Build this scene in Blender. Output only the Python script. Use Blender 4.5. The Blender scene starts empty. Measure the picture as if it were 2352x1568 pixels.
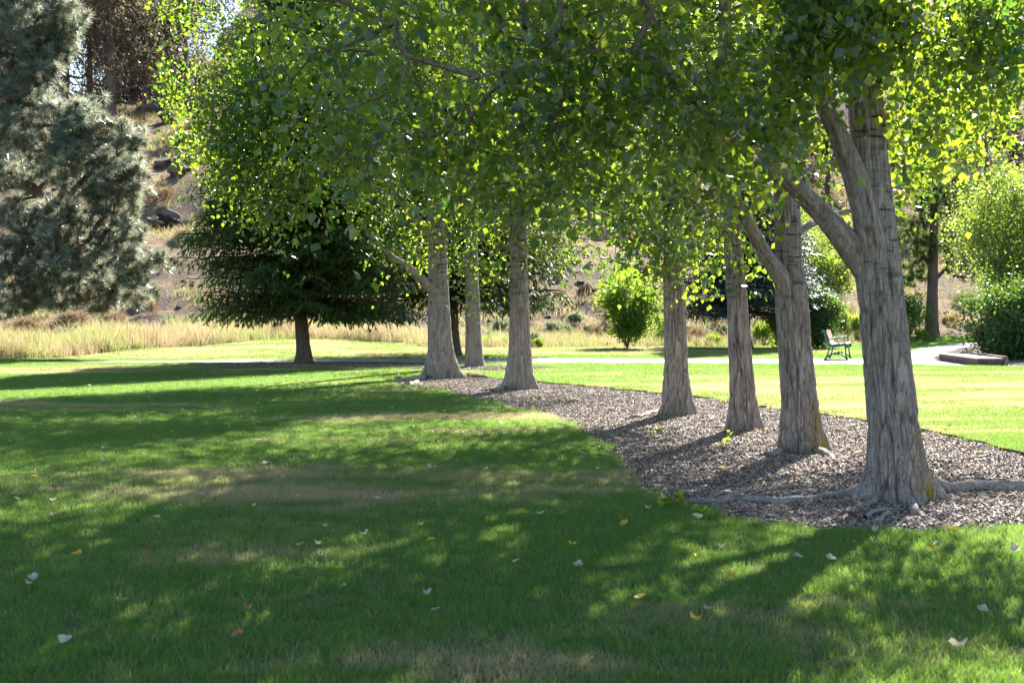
import bpy, bmesh, math, random
import numpy as np
from mathutils import Vector, Matrix
from mathutils.geometry import tessellate_polygon

R = math.radians
rng = np.random.default_rng(7)
random.seed(7)
SC = bpy.context.scene
COL = SC.collection

# ------------------------------------------------------------------ camera
FPX, CX, CY, HZ, CH = 3266.7, 1176.0, 784.0, 706.0, 1.5     # photo measured at 2352 x 1568
PITCH = math.atan((CY - HZ) / FPX)
cam_d = bpy.data.cameras.new('camera')
cam = bpy.data.objects.new('camera', cam_d)
COL.objects.link(cam)
cam.location = (0, 0, CH)
cam.rotation_euler = (R(90) - PITCH, 0, 0)
cam_d.lens = 50; cam_d.sensor_width = 36; cam_d.clip_end = 2000; cam_d.clip_start = 0.1
cam_d.dof.use_dof = True; cam_d.dof.focus_distance = 27; cam_d.dof.aperture_fstop = 5.6
SC.camera = cam

# ------------------------------------------------------------------ sky, sun, exposure
SUN_EL, SUN_AZ = 38.0, 20.0                # azimuth clockwise from +Y (view direction)
w = bpy.data.worlds.new('World'); SC.world = w; w.use_nodes = True
nt = w.node_tree; nt.nodes.clear()
sky = nt.nodes.new('ShaderNodeTexSky'); sky.sky_type = 'NISHITA'; sky.sun_disc = False
sky.sun_elevation = R(SUN_EL); sky.sun_rotation = R(SUN_AZ)
sky.air_density = 1.0; sky.dust_density = 0.5; sky.ozone_density = 2.0
bg = nt.nodes.new('ShaderNodeBackground'); bg.inputs[1].default_value = 0.068
wo = nt.nodes.new('ShaderNodeOutputWorld')
nt.links.new(sky.outputs[0], bg.inputs[0]); nt.links.new(bg.outputs[0], wo.inputs[0])
sun_d = bpy.data.lights.new('sun', 'SUN'); sun_d.energy = 5.0; sun_d.angle = R(0.55)
sun_d.color = (1.0, 0.955, 0.88)
sun = bpy.data.objects.new('sun', sun_d); COL.objects.link(sun)
sd = Vector((math.sin(R(SUN_AZ)) * math.cos(R(SUN_EL)), math.cos(R(SUN_AZ)) * math.cos(R(SUN_EL)), math.sin(R(SUN_EL))))
sun.rotation_euler = sd.to_track_quat('Z', 'Y').to_euler()
sun.location = sd * 60
SC.view_settings.view_transform = 'Standard'; SC.view_settings.look = 'None'
SC.view_settings.gamma = 1; SC.view_settings.use_curve_mapping = False
SC.view_settings.exposure = 2.2
SC.cycles.use_denoising = True
SC.cycles.max_bounces = 5; SC.cycles.diffuse_bounces = 3; SC.cycles.transmission_bounces = 3
SC.cycles.glossy_bounces = 2; SC.cycles.caustics_reflective = False; SC.cycles.caustics_refractive = False
SC.cycles.sample_clamp_indirect = 6

# ------------------------------------------------------------------ geometry of the view
cp, sp_ = math.cos(PITCH), math.sin(PITCH)
def P(px, py, D):
    """point seen at photo pixel px,py on the plane y = D"""
    u = (px - CX) / FPX; v = (CY - py) / FPX
    dy = cp + v * sp_; dz = -sp_ + v * cp
    t = D / dy
    return np.array([u * t, D, CH + dz * t])
def G(px, py, z=0.0):
    u = (px - CX) / FPX; v = (CY - py) / FPX
    dy = cp + v * sp_; dz = -sp_ + v * cp
    t = (z - CH) / dz
    return np.array([u * t, dy * t, z])
def proj(p):
    p = np.asarray(p, float)
    x = p[..., 0]; y = p[..., 1]; z = p[..., 2] - CH
    d = y * cp - z * sp_; v = y * sp_ + z * cp
    return CX + FPX * x / d, CY - FPX * v / d, d

# ------------------------------------------------------------------ noise
_perm = rng.permutation(256); _perm = np.concatenate([_perm, _perm, _perm]); _val = rng.random(256) * 2 - 1
def vnoise(p):
    p = np.asarray(p, float); i = np.floor(p).astype(int); f = p - i
    f = f * f * (3 - 2 * f); i &= 255
    def h(a, b, c): return _val[_perm[_perm[_perm[a & 255] + (b & 255)] + (c & 255)]]
    x, y, z = i[..., 0], i[..., 1], i[..., 2]; fx, fy, fz = f[..., 0], f[..., 1], f[..., 2]
    def L(a, b, t): return a + (b - a) * t
    return L(L(L(h(x, y, z), h(x + 1, y, z), fx), L(h(x, y + 1, z), h(x + 1, y + 1, z), fx), fy),
             L(L(h(x, y, z + 1), h(x + 1, y, z + 1), fx), L(h(x, y + 1, z + 1), h(x + 1, y + 1, z + 1), fx), fy), fz)
def fbm(p, o=4):
    p = np.asarray(p, float); s = 0; a = 1; t = 0
    for k in range(o):
        s = s + a * vnoise(p * 2 ** k + 17.3 * k); t += a; a *= .5
    return s / t
def n2(x, y, sc, o=3, seed=0):
    return fbm(np.stack([np.asarray(x, float) * sc + seed, np.asarray(y, float) * sc + seed * 1.7, np.zeros_like(np.asarray(x, float)) + seed * .37], -1), o)

def terrain(x, y):
    x = np.asarray(x, float); y = np.asarray(y, float)
    sl = np.interp(x, [-14, -8, -2, 4, 8], [.035, .05, .03, .008, .0])
    base = sl * np.clip(y - 41.8, 0, 11)
    yh = np.interp(x, [-40, -22, -14, -8, 0, 7, 12, 17, 24, 40], [47, 48, 50, 54, 54, 54, 56, 61, 64, 66])
    s = np.interp(x * 100 / np.maximum(y, 40), [-28, -24, -16, 5, 40], [.29, .30, .38, .38, .34])
    cr = np.interp(x * 100 / np.maximum(y, 40), [-30, -22, -12], [56, 58, 150])
    t = y - yh
    tt = np.clip(t, 0, cr)
    hill = s * (tt - 2.5 * (1 - np.exp(-tt / 2.5)))
    k = np.clip(t / 12, 0, 1)
    ter = .55 * np.sin(hill * 1.1 + 2 * n2(x, y, .06, 2, 5)) * k
    nz = (n2(x, y, .11, 4, 3) * 1.6 + ter * .8) * k + n2(x, y, .8, 3, 9) * .16 * np.clip(t / 4, 0, 1)
    return -0.03 + base + hill + nz
def T(px, py, d0=41.0, d1=170.0):
    ds = np.arange(d0, d1, .25)
    pts = np.array([P(px, py, d) for d in ds])
    below = pts[:, 2] < terrain(pts[:, 0], pts[:, 1])
    k = int(np.argmax(below)) if below.any() else len(ds) - 1
    p = pts[k]; p[2] = float(terrain(p[0], p[1]))
    return p

# ------------------------------------------------------------------ objects and materials
def tag(o, label=None, cat=None, group=None, kind=None):
    if label: o['label'] = label
    if cat: o['category'] = cat
    if group: o['group'] = group
    if kind: o['kind'] = kind
    return o
def empty(name, loc, label, cat, group=None):
    o = bpy.data.objects.new(name, None); o.empty_display_size = .3
    o.location = [float(v) for v in loc]; COL.objects.link(o)
    return tag(o, label, cat, group)
def mesh_np(name, V, F, smooth=False, attrs=None):
    """V (n,3), F list of (m,k) index arrays"""
    me = bpy.data.meshes.new(name)
    V = np.asarray(V, np.float32)
    Fs = [np.asarray(f, np.int32) for f in (F if isinstance(F, list) else [F]) if len(f)]
    me.vertices.add(len(V)); me.vertices.foreach_set('co', V.ravel())
    nl = sum(f.size for f in Fs); npol = sum(len(f) for f in Fs)
    me.loops.add(nl); me.polygons.add(npol)
    me.loops.foreach_set('vertex_index', np.concatenate([f.ravel() for f in Fs]))
    tot = np.concatenate([np.full(len(f), f.shape[1], np.int32) for f in Fs])
    me.polygons.foreach_set('loop_start', np.concatenate([[0], np.cumsum(tot)[:-1]]).astype(np.int32))
    me.polygons.foreach_set('loop_total', tot)
    me.polygons.foreach_set('use_smooth', np.full(npol, smooth))
    for k, a in (attrs or {}).items():
        at = me.attributes.new(k, 'FLOAT', 'POINT'); at.data.foreach_set('value', np.asarray(a, np.float32))
    me.update(calc_edges=True)
    return me
def link(name, me, mat, parent=None, loc=None, kind=None):
    o = bpy.data.objects.new(name, me)
    if mat and not me.materials: me.materials.append(mat)
    COL.objects.link(o)
    if parent: o.parent = parent
    if loc is not None: o.location = [float(v) for v in loc]
    if kind: o['kind'] = kind
    return o
def rel(V, parent): return np.asarray(V, float) - np.array(parent.location)

class NB:
    def __init__(s, name):
        s.m = bpy.data.materials.new(name); s.m.use_nodes = True; s.t = s.m.node_tree; s.t.nodes.clear()
        s.out = s.n('OutputMaterial')
    def n(s, t, **kw):
        x = s.t.nodes.new('ShaderNode' + t)
        for k, v in kw.items(): setattr(x, k, v)
        return x
    def l(s, a, b): s.t.links.new(a, b)
    def val(s, inp, v):
        if hasattr(v, 'is_linked') or isinstance(v, bpy.types.NodeSocket): s.l(v, inp)
        elif isinstance(v, (tuple, list)) and len(v) == 3 and inp.type == 'RGBA': inp.default_value = (*v, 1)
        else: inp.default_value = v
    def coord(s, which='Object'):
        if which == 'World': return s.n('NewGeometry').outputs['Position']
        return s.n('TexCoord').outputs[which]
    def mapping(s, vec, scale=(1, 1, 1), loc=(0, 0, 0)):
        m = s.n('Mapping'); s.l(vec, m.inputs[0]); m.inputs['Scale'].default_value = scale; m.inputs['Location'].default_value = loc
        return m.outputs[0]
    def noise(s, vec, scale, detail=4, rough=.55, dist=0):
        m = s.n('TexNoise'); s.l(vec, m.inputs['Vector']); m.inputs['Scale'].default_value = scale
        m.inputs['Detail'].default_value = detail; m.inputs['Roughness'].default_value = rough; m.inputs['Distortion'].default_value = dist
        return m.outputs[0]
    def ramp(s, fac, stops):
        r = s.n('ValToRGB'); e = r.color_ramp.elements
        while len(e) < len(stops): e.new(.5)
        for x, (p, c) in zip(e, stops):
            x.position = p; x.color = (*c, 1) if len(c) == 3 else c
        s.l(fac, r.inputs[0]); return r.outputs[0]
    def mix(s, fac, a, b, mode='MIX'):
        m = s.n('Mix', data_type='RGBA', blend_type=mode); s.val(m.inputs[0], fac); s.val(m.inputs[6], a); s.val(m.inputs[7], b)
        return m.outputs[2]
    def math(s, op, a, b=0.0, clamp=False):
        m = s.n('Math', operation=op, use_clamp=clamp); s.val(m.inputs[0], a); s.val(m.inputs[1], b); return m.outputs[0]
    def maprange(s, v, a, b, c=0., d=1.):
        m = s.n('MapRange'); s.l(v, m.inputs[0])
        for i, q in enumerate((a, b, c, d)): m.inputs[i + 1].default_value = q
        return m.outputs[0]
    def attr(s, name): return s.n('Attribute', attribute_name=name).outputs['Fac']
    def bsdf(s, col, rough=.8, spec=.3, bump=None, bdist=.02, bstr=1., metal=0.):
        b = s.n('BsdfPrincipled'); s.val(b.inputs['Base Color'], col); s.val(b.inputs['Roughness'], rough)
        b.inputs['Specular IOR Level'].default_value = spec; b.inputs['Metallic'].default_value = metal
        if bump is not None:
            q = s.n('Bump'); q.inputs['Distance'].default_value = bdist; q.inputs['Strength'].default_value = bstr
            s.l(bump, q.inputs['Height']); s.l(q.outputs[0], b.inputs['Normal'])
        return b.outputs[0]
    def done(s, sh): s.l(sh, s.out.inputs[0]); return s.m
    def leafy(s, col, tcol, tfac=.4, rough=.4, spec=.4):
        b = s.bsdf(col, rough, spec); tr = s.n('BsdfTranslucent'); s.val(tr.inputs[0], tcol)
        m = s.n('MixShader'); m.inputs[0].default_value = tfac; s.l(b, m.inputs[1]); s.l(tr.outputs[0], m.inputs[2])
        return s.done(m.outputs[0])

def leaf_mat(name, dark, light, tr_a, tr_b, tfac=.42, rough=.38, spec=.45):
    b = NB(name); t = b.attr('tint')
    return b.leafy(b.mix(t, dark, light), b.mix(t, tr_a, tr_b), tfac, rough, spec)

M = {}
M['poplar_leaf'] = leaf_mat('poplar_leaf', (.011, .038, .019), (.028, .076, .028), (.16, .38, .02), (.80, .94, .05), .39, .34, .8)
M['lilac_leaf'] = leaf_mat('lilac_leaf', (.04, .12, .02), (.10, .22, .03), (.30, .50, .03), (.5, .65, .06), .45, .4)
M['dark_shrub_leaf'] = leaf_mat('dark_shrub_leaf', (.02, .07, .02), (.05, .13, .03), (.12, .28, .03), (.3, .42, .05), .35, .4)
M['light_tree_leaf'] = leaf_mat('light_tree_leaf', (.06, .14, .02), (.15, .25, .04), (.34, .48, .05), (.5, .6, .1), .45, .45)
M['spruce_needle'] = leaf_mat('spruce_needle', (.030, .074, .024), (.11, .165, .045), (.07, .16, .03), (.34, .44, .08), .34, .5, .3)
M['norway_needle'] = leaf_mat('norway_needle', (.03, .055, .015), (.07, .10, .025), (.10, .15, .02), (.2, .24, .05), .3, .5, .3)
M['blue_needle'] = leaf_mat('blue_needle', (.04, .08, .08), (.15, .23, .23), (.03, .06, .05), (.1, .16, .14), .2, .5, .3)
M['pine_needle'] = leaf_mat('pine_needle', (.05, .095, .07), (.21, .27, .18), (.18, .24, .14), (.78, .78, .58), .38, .3, .8)
M['dead_needle'] = leaf_mat('dead_needle', (.14, .06, .03), (.34, .17, .09), (.2, .08, .03), (.5, .25, .1), .3, .6, .2)
M['juniper_foliage'] = leaf_mat('juniper_foliage', (.075, .085, .05), (.20, .15, .10), (.12, .13, .05), (.36, .27, .16), .25, .7, .2)
M['sage_foliage'] = leaf_mat('sage_foliage', (.17, .21, .12), (.34, .38, .24), (.25, .3, .15), (.45, .48, .28), .35, .7, .2)
M['dry_brush'] = leaf_mat('dry_brush', (.17, .12, .08), (.36, .28, .2), (.3, .2, .1), (.5, .38, .22), .3, .8, .1)
M['reed_foliage'] = leaf_mat('reed_foliage', (.10, .2, .03), (.2, .28, .06), (.4, .55, .06), (.6, .65, .12), .45, .5, .3)

def bark_mat(name, ridge, furrow, lichen=False, rings=True, vert=.14, rust=(.26, .17, .10)):
    b = NB(name); co = b.coord('Object')
    st = b.mapping(co, (1, 1, vert))
    n1 = b.noise(st, 26, 6, .6, .6); n2_ = b.noise(st, 75, 4, .6); big = b.noise(co, 1.7, 3)
    fur = b.maprange(b.attr('ridge'), .34, .78)
    ln_ = b.maprange(b.math('ABSOLUTE', b.math('SUBTRACT', n1, .5)), .0, .035)
    k = b.math('MULTIPLY', fur, b.math('MULTIPLY', b.maprange(n1, .25, .5), b.maprange(ln_, 0, 1, .45, 1)), True)
    c = b.mix(k, furrow, ridge)
    c = b.mix(b.maprange(n2_, .35, .7, 0, .4), c, tuple(v * 1.45 for v in ridge))
    c = b.mix(b.maprange(big, .45, .75, 0, .35), c, rust)
    fine = b.noise(co, 120, 3)
    c = b.mix(b.maprange(fine, .4, .62, 0, .28), c, (.10, .09, .08))
    if rings:
        rg = b.noise(b.mapping(co, (2.2, 2.2, 16)), 1.4, 3, .6)
        up = b.attr('upper')
        c = b.mix(b.math('MULTIPLY', b.maprange(rg, .58, .66), up), c, (.05, .045, .04))
        c = b.mix(b.math('MULTIPLY', b.maprange(rg, .44, .36, 0, .5), up), c, (.42, .39, .35))
    if lichen:
        ln = b.noise(b.mapping(co, (1, 1, .35)), 14, 4, .6)
        lc = b.mix(b.noise(co, 30), (.30, .13, .01), (.32, .30, .03))
        c = b.mix(b.math('MULTIPLY', b.maprange(ln, .48, .58), b.attr('lichen')), c, lc)
    h = b.math('ADD', b.math('MULTIPLY', n1, .5), b.math('ADD', b.math('MULTIPLY', ln_, .25), b.math('MULTIPLY', n2_, .3)))
    return b.done(b.bsdf(c, .92, .15, h, .02, .9))
M['bark'] = bark_mat('poplar_bark', (.39, .335, .295), (.040, .028, .021), lichen=True)
M['bark_pale'] = bark_mat('aspen_bark', (.34, .31, .27), (.12, .10, .085), vert=.8)
M['bark_dark'] = bark_mat('conifer_bark', (.17, .13, .10), (.06, .04, .03), rings=False, vert=.3, rust=(.25, .13, .07))
M['bark_juniper'] = bark_mat('juniper_bark', (.17, .12, .11), (.08, .05, .05), rings=False)
def simple(name, c1, c2, scale=20, rough=.85, bd=.01, spec=.2):
    b = NB(name); co = b.coord('Object'); n = b.noise(co, scale, 5)
    return b.done(b.bsdf(b.mix(b.maprange(n, .35, .65), c1, c2), rough, spec, n, bd))
M['twig'] = simple('twig_bark', (.10, .08, .055), (.22, .18, .13), 30)
M['deadwood'] = simple('dead_branch_bark', (.20, .16, .15), (.38, .33, .31), 30)
M['root'] = bark_mat('root_bark', (.40, .35, .30), (.17, .13, .10), rings=False, vert=.6)

def rock_mat():
    b = NB('basalt'); co = b.coord('Object'); n = b.noise(co, 3, 8, .65); n3 = b.noise(co, 14, 5, .6)
    c = b.mix(b.maprange(n, .35, .65), (.05, .04, .04), (.14, .11, .105))
    c = b.mix(b.maprange(b.noise(co, 1.3), .5, .65, 0, .7), c, (.26, .17, .12))
    c = b.mix(b.maprange(n3, .55, .7, 0, .6), c, (.32, .30, .27))
    return b.done(b.bsdf(c, .9, .2, b.math('ADD', n, b.math('MULTIPLY', n3, .4)), .12))
M['rock'] = rock_mat()

# ---------------------------------------------------------------- ground materials
def ground_mat():
    b = NB('dry_ground'); co = b.coord('World')
    n = b.noise(co, .35, 8, .62); n3 = b.noise(co, 3.5, 7, .7); n4 = b.noise(co, 18, 5, .65)
    dry = b.mix(b.maprange(n3, .35, .65), (.13, .085, .054), (.32, .23, .14))
    dry = b.mix(b.maprange(n, .48, .58, 0, .85), dry, (.085, .062, .058))
    dry = b.mix(b.maprange(n4, .5, .7, 0, .7), dry, (.50, .41, .28))
    dry = b.mix(b.maprange(n4, .42, .3, 0, .6), dry, (.09, .065, .05))
    lawn = b.mix(b.maprange(n3, .35, .65), (.07, .085, .03), (.13, .115, .055))
    c = b.mix(b.attr('wild'), lawn, dry)
    return b.done(b.bsdf(c, .95, .1, b.math('ADD', n3, b.math('MULTIPLY', n4, .5)), .25))
def soil_mat():
    b = NB('turf_soil'); co = b.coord('World'); n = b.noise(co, 6, 6)
    return b.done(b.bsdf(b.mix(n, (.05, .06, .02), (.10, .09, .045)), .95, .1, n, .02))
def mulch_mat():
    b = NB('bark_mulch'); co = b.coord('World')
    v = b.n('TexVoronoi'); b.l(b.mapping(co, (1, 1, 1)), v.inputs['Vector']); v.inputs['Scale'].default_value = 26
    n = b.noise(co, 1.2, 5); nf = b.noise(co, 60, 4)
    c = b.mix(b.n('SeparateColor').outputs[0], (0, 0, 0), (0, 0, 0))
    sc = b.n('SeparateColor'); b.l(v.outputs['Color'], sc.inputs[0])
    c = b.ramp(sc.outputs[0], [(0, (.06, .04, .03)), (.5, (.15, .105, .08)), (.85, (.26, .195, .15)), (1, (.4, .32, .26))])
    c = b.mix(b.maprange(n, .4, .7, 0, .4), c, (.10, .07, .055))
    return b.done(b.bsdf(c, .9, .2, b.math('ADD', v.outputs['Distance'], nf), .03))
def path_mat():
    b = NB('path_concrete'); co = b.coord('World'); n = b.noise(co, 1.2, 5); n3 = b.noise(co, 40, 4)
    c = b.mix(b.maprange(n, .3, .7), (.28, .27, .28), (.40, .38, .37))
    c = b.mix(b.maprange(n3, .5, .7, 0, .35), c, (.28, .26, .26))
    return b.done(b.bsdf(c, .85, .25, n3, .004))
def grass_mat():
    b = NB('lawn_blade'); co = b.coord('World')
    d1 = b.noise(b.mapping(co, (.36, .75, 0), (3, 8, 0)), 1.0, 4, .6)
    d2 = b.noise(b.mapping(co, (1, 1, 0)), 4.0, 3, .6)
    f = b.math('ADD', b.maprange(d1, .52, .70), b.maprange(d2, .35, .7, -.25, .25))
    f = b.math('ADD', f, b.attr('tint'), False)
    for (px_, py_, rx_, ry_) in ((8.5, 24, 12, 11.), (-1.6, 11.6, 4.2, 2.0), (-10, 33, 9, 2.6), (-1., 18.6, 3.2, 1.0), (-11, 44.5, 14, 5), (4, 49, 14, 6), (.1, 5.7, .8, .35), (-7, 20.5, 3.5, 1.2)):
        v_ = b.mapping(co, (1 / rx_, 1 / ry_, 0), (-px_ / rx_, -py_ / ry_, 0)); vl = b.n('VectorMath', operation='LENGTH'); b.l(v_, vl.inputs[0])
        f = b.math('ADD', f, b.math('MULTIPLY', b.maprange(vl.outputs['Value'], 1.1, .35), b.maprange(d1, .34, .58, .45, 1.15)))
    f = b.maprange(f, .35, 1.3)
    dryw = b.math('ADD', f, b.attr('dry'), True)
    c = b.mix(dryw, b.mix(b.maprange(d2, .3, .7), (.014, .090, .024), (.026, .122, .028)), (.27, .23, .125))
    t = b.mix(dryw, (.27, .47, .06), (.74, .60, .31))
    return b.leafy(c, t, .44, .48, .32)
def tall_mat(nm, c1, c2, t1):
    b = NB(nm); co = b.coord('World')
    d1 = b.noise(b.mapping(co, (.3, .5, 0)), 1.0, 3)
    g = b.math('MULTIPLY', b.maprange(d1, .42, .58), b.math('SUBTRACT', 1.0, b.attr('tint'), True), True)
    c = b.mix(g, b.mix(b.attr('tint'), c1, c2), (.12, .19, .05))
    t = b.mix(g, t1, (.42, .56, .12))
    return b.leafy(c, t, .42, .6, .2)
M['ground'] = ground_mat(); M['soil'] = soil_mat(); M['mulch'] = mulch_mat(); M['path'] = path_mat()
M['grass'] = grass_mat(); M['tall'] = tall_mat('tall_grass_blade', (.25, .19, .105), (.45, .37, .24), (.56, .45, .25)); M['slope'] = tall_mat('slope_grass_blade', (.20, .14, .085), (.38, .29, .19), (.46, .33, .18))
def chip_mat():
    b = NB('bark_chip'); t = b.attr('tint'); co = b.coord('World'); n = b.noise(co, 30, 3)
    c = b.ramp(t, [(0, (.06, .038, .027)), (.4, (.19, .13, .092)), (.8, (.36, .262, .195)), (1, (.60, .49, .40))])
    return b.done(b.bsdf(c, .7, .35, n, .003))
M['chip'] = chip_mat()

# ------------------------------------------------------------------ land
def px_poly(pts, z=0.): return np.array([G(a, c, z)[:2] for a, c in pts])
def densify(poly, step=.35, wob=.0, seed=1, closed=True):
    out = []
    n = len(poly)
    for i in range(n if closed else n - 1):
        a, b_ = poly[i], poly[(i + 1) % n]; L = np.linalg.norm(b_ - a); k = max(1, int(L / step))
        for j in range(k): out.append(a + (b_ - a) * j / k)
    if not closed: out.append(poly[-1])
    out = np.array(out)
    if wob:
        out[:, 0] += wob * n2(out[:, 0], out[:, 1], 1.7, 3, seed); out[:, 1] += wob * n2(out[:, 0], out[:, 1], 1.7, 3, seed + 5)
    return out
def inside(x, y, poly):
    c = np.zeros(len(x), bool); j = len(poly) - 1
    for i in range(len(poly)):
        xi, yi = poly[i]; xj, yj = poly[j]
        m = ((yi > y) != (yj > y)) & (x < (xj - xi) * (y - yi) / (yj - yi + 1e-12) + xi)
        c ^= m; j = i
    return c
BED = densify(px_poly([(2352, 1228), (2200, 1235), (2050, 1237), (1950, 1232), (1800, 1222), (1700, 1205), (1620, 1188), (1560, 1168), (1500, 1150),
    (1455, 1118), (1425, 1080), (1380, 1030), (1310, 985), (1250, 960), (1150, 938), (1050, 914), (980, 897), (900, 885), (872, 878), (900, 873), (960, 868),
    (1060, 867), (1130, 871), (1230, 880), (1350, 890), (1500, 905), (1620, 917), (1700, 930), (1800, 945), (1950, 965), (2100, 988), (2200, 1010),
    (2280, 1032), (2352, 1047), (2560, 1100), (2700, 1160), (2600, 1205), (2480, 1222)]), .3, .10, 2)
FRONT = px_poly([(-900, 838), (0, 838), (700, 838), (1100, 838), (1500, 839), (2080, 843), (2352, 848), (3100, 858)])
BACK = px_poly([(-900, 836), (0, 834), (300, 832), (600, 829), (850, 826), (1100, 825.5), (1500, 826), (1900, 826), (2050, 826), (2078, 815), (2110, 803), (2170, 794), (2240, 788)])
BRANCH = px_poly([(2247, 792), (2215, 800), (2175, 812), (2152, 823), (2163, 831), (2205, 838), (2352, 843), (3100, 852)])
FRONT = densify(FRONT, .5, .06, 3, False); BACK = densify(BACK, .5, .06, 4, False); BRANCH = densify(BRANCH, .5, .03, 4, False)
def sheet(name, outer, z, mat, holes=(), kind='structure', skirt=0.):
    loops = [list(outer)] + [list(h) for h in holes]
    vs = [Vector((float(p[0]), float(p[1]), 0)) for l in loops for p in l]
    tris = tessellate_polygon([[Vector((float(p[0]), float(p[1]), 0)) for p in l] for l in loops])
    V = [(v.x, v.y, z) for v in vs]; F = []
    for t in tris:
        a, b_, c = [vs[i] for i in t]
        F.append(t if (b_ - a).cross(c - a).z > 0 else t[::-1])
    if skirt:
        o = 0
        for l in loops:
            n = len(l); s0 = len(V)
            V += [(float(p[0]), float(p[1]), z - skirt) for p in l]
            for i in range(n):
                j = (i + 1) % n; F += [(o + i, o + j, s0 + j), (o + i, s0 + j, s0 + i)]
            o += n
    return link(name, mesh_np(name, np.array(V), np.array(F)), mat, kind=kind)
lawn_outer = np.concatenate([np.array([[-45., -8.], [45., -8.], [45., FRONT[-1][1]]]), FRONT[::-1], np.array([[-45., FRONT[0][1]]])]) if False else np.concatenate([FRONT, [[45., FRONT[-1][1]], [45., -8.], [-45., -8.], [-45., FRONT[0][1]]]])
RINGS = [(G(730, 846), 2.9, .55), (G(1100, 852), 1.7, .7)]
lawn = sheet('lawn', lawn_outer, .045, M['soil'], [BED], skirt=.08)
bed = sheet('mulch_bed', BED * 1.0, 0.0, M['mulch'])
path = sheet('path', np.concatenate([FRONT, BRANCH[::-1], BACK[::-1]]), .034, M['path'], skirt=.05)
sb = np.concatenate([BRANCH, px_poly([(3100, 800), (2600, 797), (2300, 793)])])
side_bed = sheet('side_mulch_bed', sb, .012, M['mulch'])
for i, (c, rx, ry) in enumerate(RINGS):
    a = np.linspace(0, 2 * math.pi, 40, endpoint=False)
    pl = np.stack([c[0] + rx * np.cos(a) * (1 + .12 * np.sin(3 * a + i)), c[1] + ry * np.sin(a) * 1.6], -1)
    RINGS[i] = pl
    sheet('tree_ring_mulch', pl, .052, M['mulch'])
LINE = [(-200, 846), (0, 834), (140, 826), (300, 806), (480, 797), (620, 781), (760, 781), (900, 791), (1000, 803), (1200, 802), (1380, 800), (1500, 799), (1800, 797), (1900, 797), (2060, 786), (2130, 776), (2240, 780), (2352, 790), (2700, 800)]
LP = np.array([T(a, b_) for a, b_ in LINE]); LP = LP[np.argsort(LP[:, 0])]
def lawn_end(x): return np.interp(x, LP[:, 0], LP[:, 1])
gx = np.concatenate([np.linspace(-150, -42, 30), np.arange(-40, 40, .42), np.linspace(41, 150, 30)])
gy = np.concatenate([np.linspace(-60, 36, 18), np.arange(37, 125, .42), np.linspace(126, 320, 50)])
X, Y = np.meshgrid(gx, gy); Z = terrain(X, Y)
wild = np.clip((Y - lawn_end(X)) / .8 + .5, 0, 1)
V = np.stack([X.ravel(), Y.ravel(), Z.ravel()], -1); nx, ny = len(gx), len(gy)
ii = (np.arange(ny - 1)[:, None] * nx + np.arange(nx - 1)).ravel()
ground = link('ground', mesh_np('ground', V, np.stack([ii, ii + 1, ii + nx + 1, ii + nx], -1), True, {'wild': wild.ravel()}), M['ground'], kind='structure')

# ------------------------------------------------------------------ scatter (only for stuff)
def scatter(name, pts, rots, scales, meshes, mat, label=None, cat=None):
    """uncountable cover: instances of small tuft meshes on points"""
    idx = rng.integers(0, len(meshes), len(pts))
    for k, me in enumerate(meshes):
        m = idx == k
        if not m.any(): continue
        if not me.materials: me.materials.append(mat)
        proto = bpy.data.objects.new(name + '_tuft', me)
        pm = bpy.data.meshes.new(name); pm.vertices.add(int(m.sum()))
        pm.vertices.foreach_set('co', np.asarray(pts[m], np.float32).ravel())
        a = pm.attributes.new('rz', 'FLOAT', 'POINT'); a.data.foreach_set('value', np.asarray(rots[m], np.float32))
        a = pm.attributes.new('sc', 'FLOAT', 'POINT'); a.data.foreach_set('value', np.asarray(scales[m], np.float32))
        o = bpy.data.objects.new(name, pm); COL.objects.link(o)
        tag(o, label, cat, None, 'stuff')
        ng = bpy.data.node_groups.new(name + '_scatter', 'GeometryNodeTree')
        ng.interface.new_socket('Geometry', in_out='INPUT', socket_type='NodeSocketGeometry')
        ng.interface.new_socket('Geometry', in_out='OUTPUT', socket_type='NodeSocketGeometry')
        N = ng.nodes; gi = N.new('NodeGroupInput'); go = N.new('NodeGroupOutput')
        io = N.new('GeometryNodeInstanceOnPoints'); oi = N.new('GeometryNodeObjectInfo'); oi.inputs['Object'].default_value = proto
        oi.inputs['As Instance'].default_value = True
        ra = N.new('GeometryNodeInputNamedAttribute'); ra.data_type = 'FLOAT'; ra.inputs[0].default_value = 'rz'
        sa = N.new('GeometryNodeInputNamedAttribute'); sa.data_type = 'FLOAT'; sa.inputs[0].default_value = 'sc'
        cx = N.new('ShaderNodeCombineXYZ')
        L = ng.links
        L.new(gi.outputs[0], io.inputs['Points']); L.new(oi.outputs['Geometry'], io.inputs['Instance'])
        L.new(ra.outputs[0], cx.inputs[2]); L.new(cx.outputs[0], io.inputs['Rotation']); L.new(sa.outputs[0], io.inputs['Scale'])
        L.new(io.outputs[0], go.inputs[0])
        md = o.modifiers.new('scatter', 'NODES'); md.node_group = ng

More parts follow.
